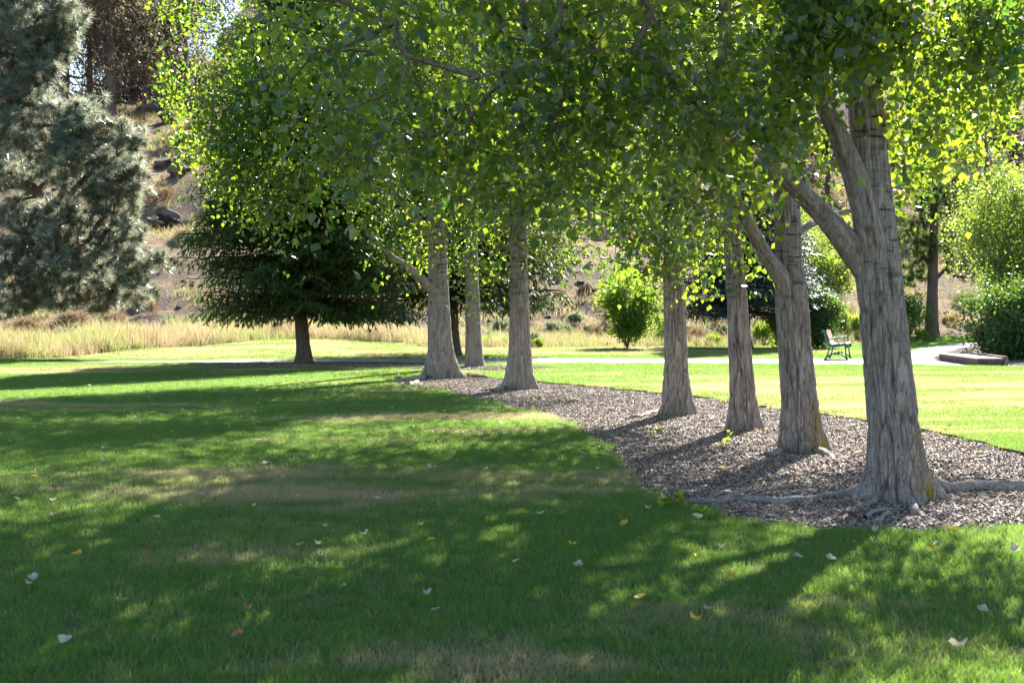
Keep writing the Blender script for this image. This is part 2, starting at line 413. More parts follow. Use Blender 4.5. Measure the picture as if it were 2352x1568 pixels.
def blades(n, rad, h0, h1, wd, lean=.35, segs=2, tint=(0, 1), gold=0., base=0.):
    a = rng.uniform(0, 2 * math.pi, n); r = rad * np.sqrt(rng.random(n))
    bx, by = r * np.cos(a), r * np.sin(a); h = rng.uniform(h0, h1, n); th = rng.uniform(0, 2 * math.pi, n)
    la = rng.uniform(0, 2 * math.pi, n); ll = h * lean * rng.random(n) * 1.4
    ux, uy = np.cos(th), np.sin(th); V = []; 
    lv = [0, .55, 1.0] if segs == 2 else [0, .4, .75, 1.0]
    for k, t in enumerate(lv):
        ww = wd * (1 - t ** 1.6) * .5
        cx_ = bx + np.cos(la) * ll * t * t; cy_ = by + np.sin(la) * ll * t * t; cz = h * t * (1 - .15 * t) + base
        if t < 1:
            V.append(np.stack([cx_ - ux * ww, cy_ - uy * ww, cz], -1)); V.append(np.stack([cx_ + ux * ww, cy_ + uy * ww, cz], -1))
        else: V.append(np.stack([cx_, cy_, cz], -1))
    k = len(V); V = np.stack(V, 1).reshape(-1, 3); o = np.arange(n)[:, None] * k
    q = [o + np.array([[2 * j, 2 * j + 1, 2 * j + 3, 2 * j + 2]]) for j in range((k - 1) // 2 - 1)]
    tr = o + np.array([[k - 3, k - 2, k - 1]])
    tn = np.repeat(rng.uniform(tint[0], tint[1], n), k)
    return V, [np.concatenate(q), tr], {'tint': tn, 'dry': np.repeat((rng.random(n) < gold) * .8, k)}
def blade_mesh(*a, **k): V, F, A = blades(*a, **k); return mesh_np('grass_tuft', V, F, False, A)

def grid_pts(x0, x1, y0, y1, s):
    x, y = np.meshgrid(np.arange(x0, x1, s), np.arange(y0, y1, s))
    x = x.ravel() + rng.uniform(-.5, .5, x.size) * s; y = y.ravel() + rng.uniform(-.5, .5, y.size) * s
    return x, y
def in_view(x, y, m=1.3): return np.abs(x) < .365 * y + m
def near_bed(x, y, d):
    r = np.zeros(len(x), bool)
    for dx, dy in ((0, 0), (d, 0), (-d, 0), (0, d), (0, -d)): r |= inside(x + dx, y + dy, BED)
    return r
def front_y(x): return np.interp(x, FRONT[:, 0], FRONT[:, 1])
near_m = [blade_mesh(190, .15, .028, .060, .0036, .7, tint=(-.25, .25), gold=.06) for _ in range(4)]
x, y = grid_pts(-9, 9, 4.6, 19, .155); m = in_view(x, y) & ~near_bed(x, y, .02); x, y = x[m], y[m]
scatter('lawn_grass', np.stack([x, y, np.full(len(x), .043)], -1), rng.uniform(0, 6.28, len(x)), rng.uniform(.8, 1.2, len(x)) * (1 + .18 * n2(x, y, 1.1, 2, 4)), near_m, M['grass'],
        'short mown green grass covering the shaded lawn', 'grass')
far_m = [blade_mesh(260, .27, .03, .065, .008, .7, tint=(-.25, .25), gold=.06) for _ in range(4)]
x, y = grid_pts(-17, 20, 19, 38.5, .24); m = in_view(x, y) & (y < front_y(x) - .1) & ~near_bed(x, y, .09)
for pl in RINGS: m &= ~inside(x, y, pl * .995 + pl.mean(0) * .005)
x, y = x[m], y[m]
scatter('lawn_grass', np.stack([x, y, np.full(len(x), .043)], -1), rng.uniform(0, 6.28, len(x)), rng.uniform(.8, 1.2, len(x)), far_m, M['grass'],
        'short mown grass of the farther lawn', 'grass')
def back_y(x): return np.interp(x, BACK[:-4, 0], BACK[:-4, 1])
x, y = grid_pts(-24, 24, 36.5, 66, .27); m = in_view(x, y, 1) & (y > back_y(x) + .12) & (y < lawn_end(x) + .5)
pp = np.concatenate([FRONT, BRANCH[::-1], BACK[::-1]])
m &= ~inside(x, y, pp) & ~inside(x, y, sb) & ~((x > BRANCH[:, 0].max() * .6) & (y < 48)) ; x, y = x[m], y[m]
scatter('far_lawn_grass', np.stack([x, y, terrain(x, y) + .0], -1), rng.uniform(0, 6.28, len(x)), rng.uniform(1., 1.5, len(x)), far_m, M['grass'],
        'strip of mown grass beyond the path', 'grass')
# tall dry grass behind the far lawn and over the slope
tall_m = [mesh_np('tall_grass_tuft', *(lambda r: (r[0], r[1], False, r[2]))(blades(46, .28, .45, 1.0, .016, .45, 3, (0, 1)))) for _ in range(4)]
x, y = grid_pts(-26, 30, 38, 64, .30)
le = lawn_end(x); dd = y - le
w_ = np.interp(x, [-22, -12, -4, -2, 3, 8, 12, 22], [7, 7, 6, 4.5, 3.5, 3.5, 3, 2])
m = in_view(x, y, 1) & (dd > 0) & (dd < w_) & (rng.random(len(x)) < np.interp(x, [-10, -2, 6, 12], [1, .9, .7, .35])); x, y, dd = x[m], y[m], dd[m]
scl = np.interp(x, [-14, -9, -3, 2, 12], [.85, .8, .75, .65, .5]) * (1 + .75 * n2(x, y, .45, 3, 2)) * (1 + .25 * np.exp(-((x + 9) / 3.5) ** 2)) * np.interp(dd, [0, .8], [.5, 1])
scatter('tall_dry_grass', np.stack([x, y, terrain(x, y) - .02], -1), rng.uniform(0, 6.28, len(x)), scl * rng.uniform(.8, 1.2, len(x)), tall_m, M['tall'],
        'band of tall golden grass at the foot of the hillside', 'grass')
short_m = [mesh_np('slope_grass_tuft', *(lambda r: (r[0], r[1], False, r[2]))(blades(40, .4, .15, .5, .022, .8, 3, (.1, 1)))) for _ in range(3)]
x, y = grid_pts(-40, 34, 46, 112, .62); m = in_view(x, y, 1) & (y > lawn_end(x) + 2) & (n2(x, y, .22, 3, 11) > -.12) & (rng.random(len(x)) < .75); x, y = x[m], y[m]
scatter('slope_dry_grass', np.stack([x, y, terrain(x, y) - .03], -1), rng.uniform(0, 6.28, len(x)), rng.uniform(.6, 1.5, len(x)), short_m, M['slope'],
        'dry bunch grass scattered over the brown slope', 'grass')
# rubble on the slope, too small and many to count
def rock_mesh(seed, sub=2, flat=.7):
    r = np.random.default_rng(seed); bm = bmesh.new(); bmesh.ops.create_icosphere(bm, subdivisions=sub, radius=1)
    V = np.array([v.co for v in bm.verts]); F = np.array([[v.index for v in f.verts] for f in bm.faces]); bm.free()
    for _ in range(20):
        n = r.normal(size=3); n /= np.linalg.norm(n); d = r.uniform(.42, .85)
        k = V @ n - d; V -= np.outer(np.clip(k, 0, None), n)
    V += .10 * np.stack([vnoise(V * 1.8 + seed), vnoise(V * 1.8 + seed + 9), vnoise(V * 1.8 + seed + 5)], -1)
    V[:, 2] *= flat
    return mesh_np('boulder', V, F, False)
rub = [rock_mesh(50 + k, 1) for k in range(4)]
x, y = grid_pts(-40, 34, 50, 112, .8); m = in_view(x, y, 1) & (y > lawn_end(x) + 5) & (n2(x, y, .16, 3, 21) > .1); x, y = x[m], y[m]
scatter('slope_rubble', np.stack([x, y, terrain(x, y)], -1), rng.uniform(0, 6.28, len(x)), .08 + .3 * rng.random(len(x)) ** 2.5, rub, M['rock'],
        'loose dark basalt rubble lying on the slope', 'rubble')
# bark chips
def chip_mesh(n, rad):
    Vs, Ts = [], []; F = []
    for k in range(n):
        a = rng.uniform(0, 6.28); r = rad * math.sqrt(rng.random()); c = np.array([r * math.cos(a), r * math.sin(a), rng.uniform(.002, .022)])
        l, w2, t = rng.uniform(.004, .017), rng.uniform(.0025, .007), rng.uniform(.001, .004)
        B = np.array([[sx * l, sy * w2 * (1 if sx < 0 else rng.uniform(.4, 1)), sz * t] for sz in (-1, 1) for sx, sy in ((-1, -1), (1, -1), (1, 1), (-1, 1))])
        e = Matrix.Rotation(rng.uniform(0, 6.28), 3, 'Z') @ Matrix.Rotation(rng.normal() * .35, 3, 'X') @ Matrix.Rotation(rng.normal() * .35, 3, 'Y')
        o = len(Vs) * 8; Vs.append(B @ np.array(e).T + c); Ts += [rng.random() ** 1.3] * 8
        F += [[o + 4, o + 5, o + 6, o + 7], [o, o + 1, o + 5, o + 4], [o + 1, o + 2, o + 6, o + 5], [o + 2, o + 3, o + 7, o + 6], [o + 3, o, o + 4, o + 7]]
    return mesh_np('chip_pile', np.concatenate(Vs), np.array(F), False, {'tint': Ts})
cm = [chip_mesh(300, .17) for _ in range(4)]
bx0, by0 = BED.min(0); bx1, by1 = BED.max(0)
x, y = grid_pts(bx0, min(bx1, 11), by0, by1, .17); m = inside(x, y, BED) & in_view(x, y, .5); x, y = x[m], y[m]
scatter('bark_chips', np.stack([x, y, np.full(len(x), -.002) + .018 * np.maximum(0, n2(x, y, 2.5, 2, 6))], -1), rng.uniform(0, 6.28, len(x)), rng.uniform(.85, 1.3, len(x)), cm, M['chip'],
        'shredded bark mulch filling the curved tree bed', 'mulch')
x, y = grid_pts(9, 20, 36, 52, .25); m = inside(x, y, sb) & in_view(x, y, .5); x, y = x[m], y[m]
P1 = [np.stack([x, y, np.full(len(x), .012)], -1)]
for pl in RINGS:
    x2, y2 = grid_pts(pl[:, 0].min(), pl[:, 0].max(), pl[:, 1].min(), pl[:, 1].max(), .2); m = inside(x2, y2, pl); P1.append(np.stack([x2[m], y2[m], np.full(m.sum(), .052)], -1))
P1 = np.concatenate(P1)
scatter('bark_chips', P1, rng.uniform(0, 6.28, len(P1)), rng.uniform(1, 1.5, len(P1)), cm, M['chip'], 'bark mulch around the farther trees and by the path', 'mulch')

# ------------------------------------------------------------------ tree toolkit
def frame(d):
    d = d / (np.linalg.norm(d, axis=-1, keepdims=True) + 1e-9)
    up = np.where(np.abs(d[..., 2:3]) > .9, np.array([1., 0, 0]), np.array([0, 0, 1.]))
    a = np.cross(d, up); a /= np.linalg.norm(a, axis=-1, keepdims=True) + 1e-9
    return a, np.cross(d, a)
def tubes(A, B, ra, rb, n=5):
    """separate tapered prisms for thin twigs"""
    A, B = np.asarray(A), np.asarray(B); u, v = frame(B - A); th = np.arange(n) * 2 * math.pi / n
    c, s = np.cos(th)[None, :, None], np.sin(th)[None, :, None]
    r1 = A[:, None] + (u[:, None] * c + v[:, None] * s) * np.asarray(ra)[:, None, None]
    r2 = B[:, None] + (u[:, None] * c + v[:, None] * s) * np.asarray(rb)[:, None, None]
    V = np.concatenate([r1, r2], 1).reshape(-1, 3); o = np.arange(len(A))[:, None, None] * 2 * n
    k = np.arange(n); F = np.stack([k, (k + 1) % n, (k + 1) % n + n, k + n], -1)[None] + o
    return V, F.reshape(-1, 4)
def catmull(pts, per):
    pts = np.asarray(pts, float); p = np.concatenate([[2 * pts[0] - pts[1]], pts, [2 * pts[-1] - pts[-2]]]); out = []
    for i in range(1, len(p) - 2):
        L = np.linalg.norm((p[i + 1] - p[i])[:3]); k = max(2, int(L / per))
        for t in np.arange(k) / k:
            out.append(.5 * (2 * p[i] + (p[i + 1] - p[i - 1]) * t + (2 * p[i - 1] - 5 * p[i] + 4 * p[i + 1] - p[i + 2]) * t * t + (3 * p[i] - p[i - 1] - 3 * p[i + 1] + p[i + 2]) * t ** 3))
    out.append(p[-2]); return np.array(out)
def stem(path4, nseg, per, furrow=.0, lobes=None, flare=0., zflare=.25, seed=0, ground_z=None, taper_tip=True, freq=24.):
    """path4: (x,y,z,r) control points; gives a bark-relief tube with attributes"""
    C = catmull(path4, per); c = C[:, :3]; r = np.maximum(C[:, 3], .002); d = np.gradient(c, axis=0)
    if ground_z is not None: d[:] = d * [.35, .35, 1]
    d /= np.linalg.norm(d, axis=1, keepdims=True)
    u = np.cross(d, [0, 1., 0]) if abs(d[0][1]) < .8 else np.cross(d, [1., 0, 0]); u /= np.linalg.norm(u, axis=1, keepdims=True); v = np.cross(d, u)
    th = np.arange(nseg) * 2 * math.pi / nseg; ct, st = np.cos(th)[None], np.sin(th)[None]
    hz = (c[:, 2] - (ground_z if ground_z is not None else c[0, 2]))[:, None]
    arc = np.concatenate([[0], np.cumsum(np.linalg.norm(np.diff(c, axis=0), axis=1))])[:, None]
    rr = r[:, None] * np.ones((1, nseg)); 
    if flare:
        e = np.exp(-np.maximum(hz, 0) / zflare)
        ln = fbm(np.stack([ct * 1.3 + seed + 0 * hz, st * 1.3 + 0 * hz, hz * .6 + 0 * ct], -1), 3)
        rr = rr * (1 + flare * e * (.75 + .9 * ln))
        if lobes:
            for a, amp, wd in lobes: rr = rr + r[:, None] * amp * 1.35 * e ** 1.0 * np.exp(-((np.angle(np.exp(1j * (th - a)))) / (wd * .75))[None] ** 2)
    R0 = r.mean() * freq
    q = np.stack([ct * R0 + seed + 0 * arc, st * R0 + 0 * arc, arc * freq * .07 + 0 * ct], -1)
    q = q + .55 * np.stack([vnoise(q * .6 + 31), vnoise(q * .6 + 57), 0 * q[..., 0]], -1)
    rid = np.clip(np.abs(vnoise(q * 1.35)) * 4.2, 0, 1) ** .8
    rid2 = np.clip(np.abs(vnoise(q * 2.9 + 11)) * 4., 0, 1)
    rid3 = np.clip(np.abs(vnoise(q * [5.5, 5.5, 4] + 23)) * 4., 0, 1)
    relief = (.45 + .55 * rid) * (.55 + .45 * rid2) * (.75 + .25 * rid3)
    low = np.clip(1.15 - hz / 3.2, .35, 1) if ground_z is not None else .5
    lump = fbm(np.stack([ct * 2 + seed + 0 * arc, st * 2 + 0 * arc, arc * 2.2 + 0 * ct], -1), 2)
    rr = rr * (1 + .04 * lump) + furrow * low * (relief - .85)
    Vv = c[:, None] + (u[:, None] * ct[..., None] + v[:, None] * st[..., None]) * rr[..., None]
    m, k = Vv.shape[:2]; V = Vv.reshape(-1, 3)
    i = np.arange(m - 1)[:, None] * k; j = np.arange(k)[None]; j2 = (j + 1) % k
    F = np.stack([i + j, i + k + j, i + k + j2, i + j2], -1).reshape(-1, 4)
    wx = (V[:, 0] - c.mean(0)[0])
    lich = np.clip((V[:, 0] - np.repeat(c[:, 0], k)) / (np.repeat(r, k)) * 1.6 - .2, 0, 1) * np.clip(1.2 - (V[:, 2]) / .75, 0, 1)
    up = np.repeat(np.clip((hz[:, 0] - 1.3) / .8, 0, 1), k)
    return V, F, {'ridge': np.clip(relief.ravel(), 0, 1), 'lichen': lich, 'upper': up}, c, r

def grow(nodes, rootd, targets, pen=.3, step=.35, jit=.06, sag=.0):
    """join every target to the nearest wood already there; returns edges and node counts"""
    n0 = len(nodes); pts = np.zeros((n0 + len(targets) * 14, 3)); pts[:n0] = nodes; rd = np.zeros(len(pts)); rd[:n0] = rootd
    par = np.full(len(pts), -1); n = n0; ends = []
    order = np.argsort(np.min(np.linalg.norm(targets[:, None] - nodes[None, ::2], axis=2), axis=1))
    for t in targets[order]:
        d = np.linalg.norm(pts[:n] - t, axis=1); k = int(np.argmin(d + pen * rd[:n] + np.where(pts[:n, 2] > t[2] + .3, .2, 0)))
        L = d[k]; m = min(12, max(1, int(L / step))); a = pts[k].copy(); last = k
        for j in range(1, m + 1):
            s = j / m; q = a + (t - a) * s + (rng.normal(size=3) * jit * (s < 1)) + np.array([0, 0, sag * L * 4 * s * (1 - s)])
            pts[n] = q; par[n] = last; rd[n] = rd[last] + L / m; last = n; n += 1
        ends.append(last)
    cnt = np.zeros(n); cnt[ends] += 1
    for i in range(n - 1, n0 - 1, -1):
        if par[i] >= n0: cnt[par[i]] += cnt[i]
    e = np.arange(n0, n)
    return pts, par, cnt, e, np.array(ends), order
def leaf_shape():
    V = np.array([[0, 0, 0], [.30, .16, .05], [.44, .34, .07], [.22, .66, .03], [0, 1, -.05], [-.22, .66, .03], [-.44, .34, .07], [-.30, .16, .05], [0, .4, -.035]])
    F = np.array([[0, 1, 8], [1, 2, 8], [2, 3, 8], [3, 4, 8], [4, 5, 8], [5, 6, 8], [6, 7, 8], [7, 0, 8]])
    return V, F
LV, LF = leaf_shape()
SV = np.array([[0, 0, 0], [.42, .34, .06], [0, 1, -.04], [-.42, .34, .06]]); SF = np.array([[0, 1, 2], [0, 2, 3]])
KV = np.array([[0, 0, 0], [.43, .27, .06], [.24, .66, .02], [0, 1, -.07], [-.24, .66, .02], [-.43, .27, .06]]); KF = np.array([[0, 1, 2, 3], [0, 3, 4, 5]])
def rotmats(n, down=.6):
    """random leaf frames whose long axis tends to hang"""
    y = rng.normal(size=(n, 3)); y /= np.linalg.norm(y, axis=1, keepdims=True); y[:, 2] -= down * 1.3; y /= np.linalg.norm(y, axis=1, keepdims=True)
    r = rng.normal(size=(n, 3)); x = np.cross(y, r); x /= np.linalg.norm(x, axis=1, keepdims=True); z = np.cross(x, y)
    return np.stack([x, y, z], -1)
def place(shape, F, pos, rot, sc, tint):
    V = np.einsum('nij,kj->nki', rot, shape) * sc[:, None, None] + pos[:, None]
    k = len(shape); Fs = (F[None] + (np.arange(len(pos)) * k)[:, None, None]).reshape(-1, F.shape[1])
    return V.reshape(-1, 3), Fs, np.repeat(tint, k)

def blob_points(blobs, dens, gap=-.15, seed=0):
    """blobs: (px,py,D, rx_px, ry_px, rD_m[, weight]) ; dens = clusters per square metre of the blob's face"""
    out = []
    for bl in blobs:
        px, py, D, rx, ry, rD = bl[:6]; wgt = bl[6] if len(bl) > 6 else 1.
        s = FPX / D; c = P(px, py, D); a, b_, h = rx / s, rD, ry / s
        n = int(dens * wgt * math.pi * a * h * (.5 + .5 * rD))
        q = rng.normal(size=(n, 3)); q /= np.linalg.norm(q, axis=1, keepdims=True); q *= rng.random(n)[:, None] ** .36
        p = c + q * [a, b_, h]
        k = fbm(p * 1.35 + seed, 2) > gap
        out.append(p[k])
    return np.concatenate(out)
leaf_objs_mesh = None
def poplar(label, D, trunk, limbs, blobs, upper, roots=(), nseg=96, per=.045, dens=9, leaf=.084, per_cluster=18, name='poplar_tree', barkm='bark', furrow=.048, seed=0,
           lobes=None, group='poplars standing in a row along the curved mulch bed', spread=.27, nleaf=300, flare=.22, gap=-.03, upn=1.7, inner=()):
    base = P(trunk[0][0], trunk[0][1], D); base[2] = 0
    t = empty(name, base, label, 'tree', group)
    s = FPX / D; hasl = 1. if D < 16 else 0.
    tp = [np.array([*P(a, b_, D), w2 / s / 2 * .96]) for a, b_, w2 in trunk]
    tp[0][2] = -.06
    top = tp[-1].copy(); lean = (tp[-1] - tp[-2]); 
    z = top[2]; r = top[3]
    for k in range(1, 5):
        zz = z + (13 - z) * k / 4; q = top.copy(); q[0] = top[0] - .02 * (zz - z); q[2] = zz; q[3] = max(.02, r * (1 - k / 4.3)); tp.append(q)
    V, F, A, c, rr = stem(tp, nseg, per if per else .06, furrow, lobes, flare, .22, seed, 0.)
    A['lichen'] *= hasl
    link('trunk', mesh_np('trunk', rel(V, t), F, True, A), M[barkm], t)
    nodes = [c[::6]]; rd = [np.maximum(0, c[::6, 2] - 2) * .2]
    for L in limbs:
        lp = [np.array([*P(a, b_, DD), w2 / (FPX / DD) / 2]) for a, b_, DD, w2 in L]
        V, F, A, lc, lr = stem(lp, max(14, nseg // 3), .06, furrow * .3, None, 0, 1, seed + 3)
        link('limb', mesh_np('limb', rel(V, t), F, True, A), M[barkm], t)
        nodes.append(lc[::3]); rd.append(np.linalg.norm(lc[::3] - lc[0], axis=1) * .25)
    nodes = np.concatenate(nodes); rd = np.concatenate(rd); ok = nodes[:, 2] > 1.6; nodes, rd = nodes[ok], rd[ok]
    for rt in roots:
        rp = [np.array([*G(a, b_, hh), w2]) for a, b_, hh, w2 in rt]
        rp = [np.array([q[0], q[1], q[2] + .026, q[3] * .85]) for q in rp]
        V, F, A, _, _ = stem(rp, 16, .05, .01, None, 0, 1, seed + 7)
        V += .018 * np.stack([vnoise(V * 11), vnoise(V * 11 + 5), vnoise(V * 7 + 9)], -1)
        link('root', mesh_np('root', rel(V, t), F, True, A), M['root'], t)
    vis = blob_points(blobs, dens * 2.9, gap, seed)
    # upper crown, above the frame
    ups = []
    for (dx, dy, cz, rx, ry, rz, n) in upper:
        n = int(n * upn); q = rng.normal(size=(n, 3)); q /= np.linalg.norm(q, axis=1, keepdims=True); q *= rng.random(n)[:, None] ** .4
        p = np.array([base[0] + dx, base[1] + dy, cz]) + q * [rx, ry, rz]; ups.append(p[fbm(p * .62 + seed, 2) > .08])
    ups = np.concatenate(ups); _, py_, _ = proj(ups); ups = ups[py_ < 30]
    for (dx, dy, cz, rx, ry, rz, n) in inner:
        q = rng.normal(size=(n, 3)); q /= np.linalg.norm(q, axis=1, keepdims=True); q *= rng.random(n)[:, None] ** .4
        p = np.array([base[0] + dx, base[1] + dy, cz]) + q * [rx, ry, rz]; vis = np.concatenate([vis, p[fbm(p * 1.0 + seed, 2) > -.02]])
    tg = np.concatenate([vis, ups]); isup = np.concatenate([np.zeros(len(vis), bool), np.ones(len(ups), bool)])
    pts, par, cnt, e, ends, order = grow(nodes, rd, tg, .3, .38, .05, .06)
    r = .0036 * np.maximum(cnt[e], 1) ** .40 + .0006
    rp = np.where(par[e] >= len(nodes), .0036 * np.maximum(cnt[np.maximum(par[e], 0)], 1) ** .40 + .0006, r * 1.15)
    V, F = tubes(pts[par[e]], pts[e], np.minimum(rp, r * 1.6), r, 5)
    link('branchlet_mass', mesh_np('branchlet_mass', rel(V, t), F, True), M['twig'], t, kind='stuff')
    # leaves
    pos, sc = [], []
    k = per_cluster
    cl = vis; off = rng.normal(size=(len(cl), k, 3)) * spread * np.array([.62, .62, .95]); off[..., 2] -= .12
    pos.append((cl[:, None] + off).reshape(-1, 3)); sc.append(leaf * rng.uniform(.5, 1.3, len(cl) * k))
    k2 = 9; off = rng.normal(size=(len(ups), k2, 3)) * .3
    pos.append((ups[:, None] + off).reshape(-1, 3)); sc.append(leaf * 1.65 * rng.uniform(.7, 1.2, len(ups) * k2))
    nv = len(pos[0]); pos = np.concatenate(pos); sc = np.concatenate(sc); n = len(pos)
    rot = rotmats(n, .55); tint = np.clip(rng.normal(.4, .25, n) + .25 * vnoise(pos * .8), 0, 1)
    px, py, dd = proj(pos[:nv]); okk = (px > 0) & (px < 2352) & (py > 0)
    idx = np.where(okk)[0]; idx = idx[np.argsort(dd[idx] + rng.random(len(idx)) * .8)][:nleaf]
    near = np.zeros(n, bool); near[idx] = True
    rest = ~near; big = rest & (np.arange(n) < nv); upm = rest & (np.arange(n) >= nv)
    V1, F1, t1 = place(*((LV, LF) if D < 16 else (KV, KF)), pos[big], rot[big], sc[big], tint[big]); V2, F2, t2 = place(SV, SF, pos[upm], rot[upm], sc[upm], tint[upm])
    link('foliage', mesh_np('foliage', rel(np.concatenate([V1, V2]), t), [F1, F2 + len(V1)], D < 16, {'tint': np.concatenate([t1, t2])}), M['poplar_leaf'], t, kind='stuff')
    global leaf_objs_mesh
    if leaf_objs_mesh is None:
        leaf_objs_mesh = []
        for q in range(6):
            W = LV.copy(); W[:, 2] *= .6 + .4 * q; W[:, 0] *= 1 + .05 * q
            me = mesh_np('leaf', W, LF, True, {'tint': np.full(len(W), .12 + .15 * q)}); me.materials.append(M['poplar_leaf']); leaf_objs_mesh.append(me)
    for i in idx:
        o = bpy.data.objects.new('leaf', leaf_objs_mesh[min(5, int(tint[i] * 6))]); COL.objects.link(o); o.parent = t
        m4 = Matrix([list(rot[i][a] * sc[i]) + [float(pos[i][a] - base[a])] for a in range(3)] + [[0, 0, 0, 1]])
        o.matrix_local = m4
    return t

UP = [(-.7, 0, 8.5, 2.7, 2.8, 4.6, 1150), (-2.2, -1.0, 6.2, 2.2, 2.2, 2.4, 520)]
T1 = poplar('nearest poplar with the thickest forked trunk and orange lichen at its foot', 11.0,
    [(2066, 1152, 128), (2060, 1080, 126), (2050, 960, 118), (2040, 850, 113), (2025, 700, 106), (2012, 590, 112), (2008, 500, 98), (1999, 380, 88), (1990, 250, 82), (1985, 120, 78), (1982, -40, 72)],
    [[(1995, 640, 11.0, 50), (1958, 575, 10.95, 62), (1915, 520, 10.9, 54), (1850, 450, 10.8, 47), (1790, 398, 10.7, 40), (1700, 330, 10.4, 32), (1600, 250, 10.2, 22), (1500, 128, 10, 12), (1400, 118, 9.9, 10), (1330, 124, 9.8, 9), (1200, 150, 9.8, 8), (1060, 188, 9.8, 6)],
     [(2012, 600, 10.95, 70), (1992, 500, 10.9, 66), (1962, 400, 10.85, 56), (1925, 310, 10.8, 46), (1895, 240, 10.75, 38), (1870, 120, 10.6, 30), (1850, -60, 10.5, 26)],
     [(2030, 160, 11, 16), (2120, 146, 11.4, 10), (2260, 152, 12, 7), (2352, 130, 12.4, 5)]],
    [(700, 120, 10.3, 130, 170, .7), (740, 300, 10.1, 95, 120, .5), (800, 400, 10.1, 60, 70, .4, .7), (900, 150, 10.4, 170, 200, .9), (1000, 300, 10.5, 120, 110, .6, .7), (1150, 150, 10.0, 170, 190, .8),
     (1350, 150, 10.2, 180, 190, .9), (1550, 200, 10.4, 180, 200, .9), (1700, 240, 10.2, 130, 180, .7), (1760, 380, 10.1, 60, 90, .35), (1860, 60, 10.3, 110, 110, .6), (1810, 220, 10.4, 50, 60, .3, .6),
     (2040, -35, 10.4, 160, 75, .6), (2200, 60, 11.5, 140, 110, .8, 1.4), (2320, 120, 12, 90, 150, .8, 1.1), (2110, 250, 12.0, 60, 150, .6, 1.3), (2200, 240, 12.4, 80, 120, .6, 1.1), (2300, 220, 12.4, 70, 90, .6, .9), (1880, -5, 10.0, 120, 110, .5, 2.6), (1750, 270, 10.0, 80, 100, .4, 1.8), (1990, -50, 10.1, 120, 70, .5, 2.8), (2110, 60, 10.4, 110, 120, .6, 2.0), (2290, 40, 10.8, 110, 110, .6, 2.0), (1825, 110, 10.1, 85, 120, .4, 2.0), (1560, 400, 10.4, 80, 70, .4, .6), (1250, 330, 10.2, 120, 90, .5, .8), (1060, 330, 10.4, 80, 110, .5, .7), (1330, 400, 10.3, 110, 80, .4, .8), (1640, 430, 10.6, 80, 60, .3, .6)],
    [(-.6, -.2, 6.9, 2.2, 2.1, 3.1, 620), (-2.9, -1.2, 5.1, 2.7, 1.7, 1.5, 380), (-.4, .2, 10, 1.7, 1.7, 2.6, 300)],
    roots=[[(2110, 1128, .02, .10), (2180, 1128, .02, .075), (2260, 1122, .03, .06), (2352, 1124, .02, .055), (2460, 1118, .0, .04)],
           [(1990, 1140, .02, .09), (1900, 1148, .0, .045), (1800, 1158, .01, .04), (1700, 1150, .015, .04), (1640, 1158, .01, .035), (1570, 1160, -.01, .02)],
           [(1700, 1150, .02, .035), (1660, 1138, .03, .03), (1620, 1160, .0, .02)],
           [(2050, 1176, .0, .02), (2010, 1182, .012, .022), (1985, 1198, .0, .018)], [(2045, 1186, .0, .018), (2015, 1200, .012, .02), (1990, 1212, -.01, .01)],
           [(2090, 1160, .02, .04), (2105, 1180, .01, .03), (2120, 1196, -.01, .02)], [(2020, 1150, .01, .05), (1990, 1168, .0, .03), (1960, 1175, -.02, .02)]],
    nseg=208, per=.046, dens=26, seed=1, lobes=[(.2, .7, .4), (3.3, .75, .35), (4.5, .6, .3), (1.8, .4, .5), (5.5, .6, .28), (3.9, .35, .2)], leaf=.08, spread=.22)
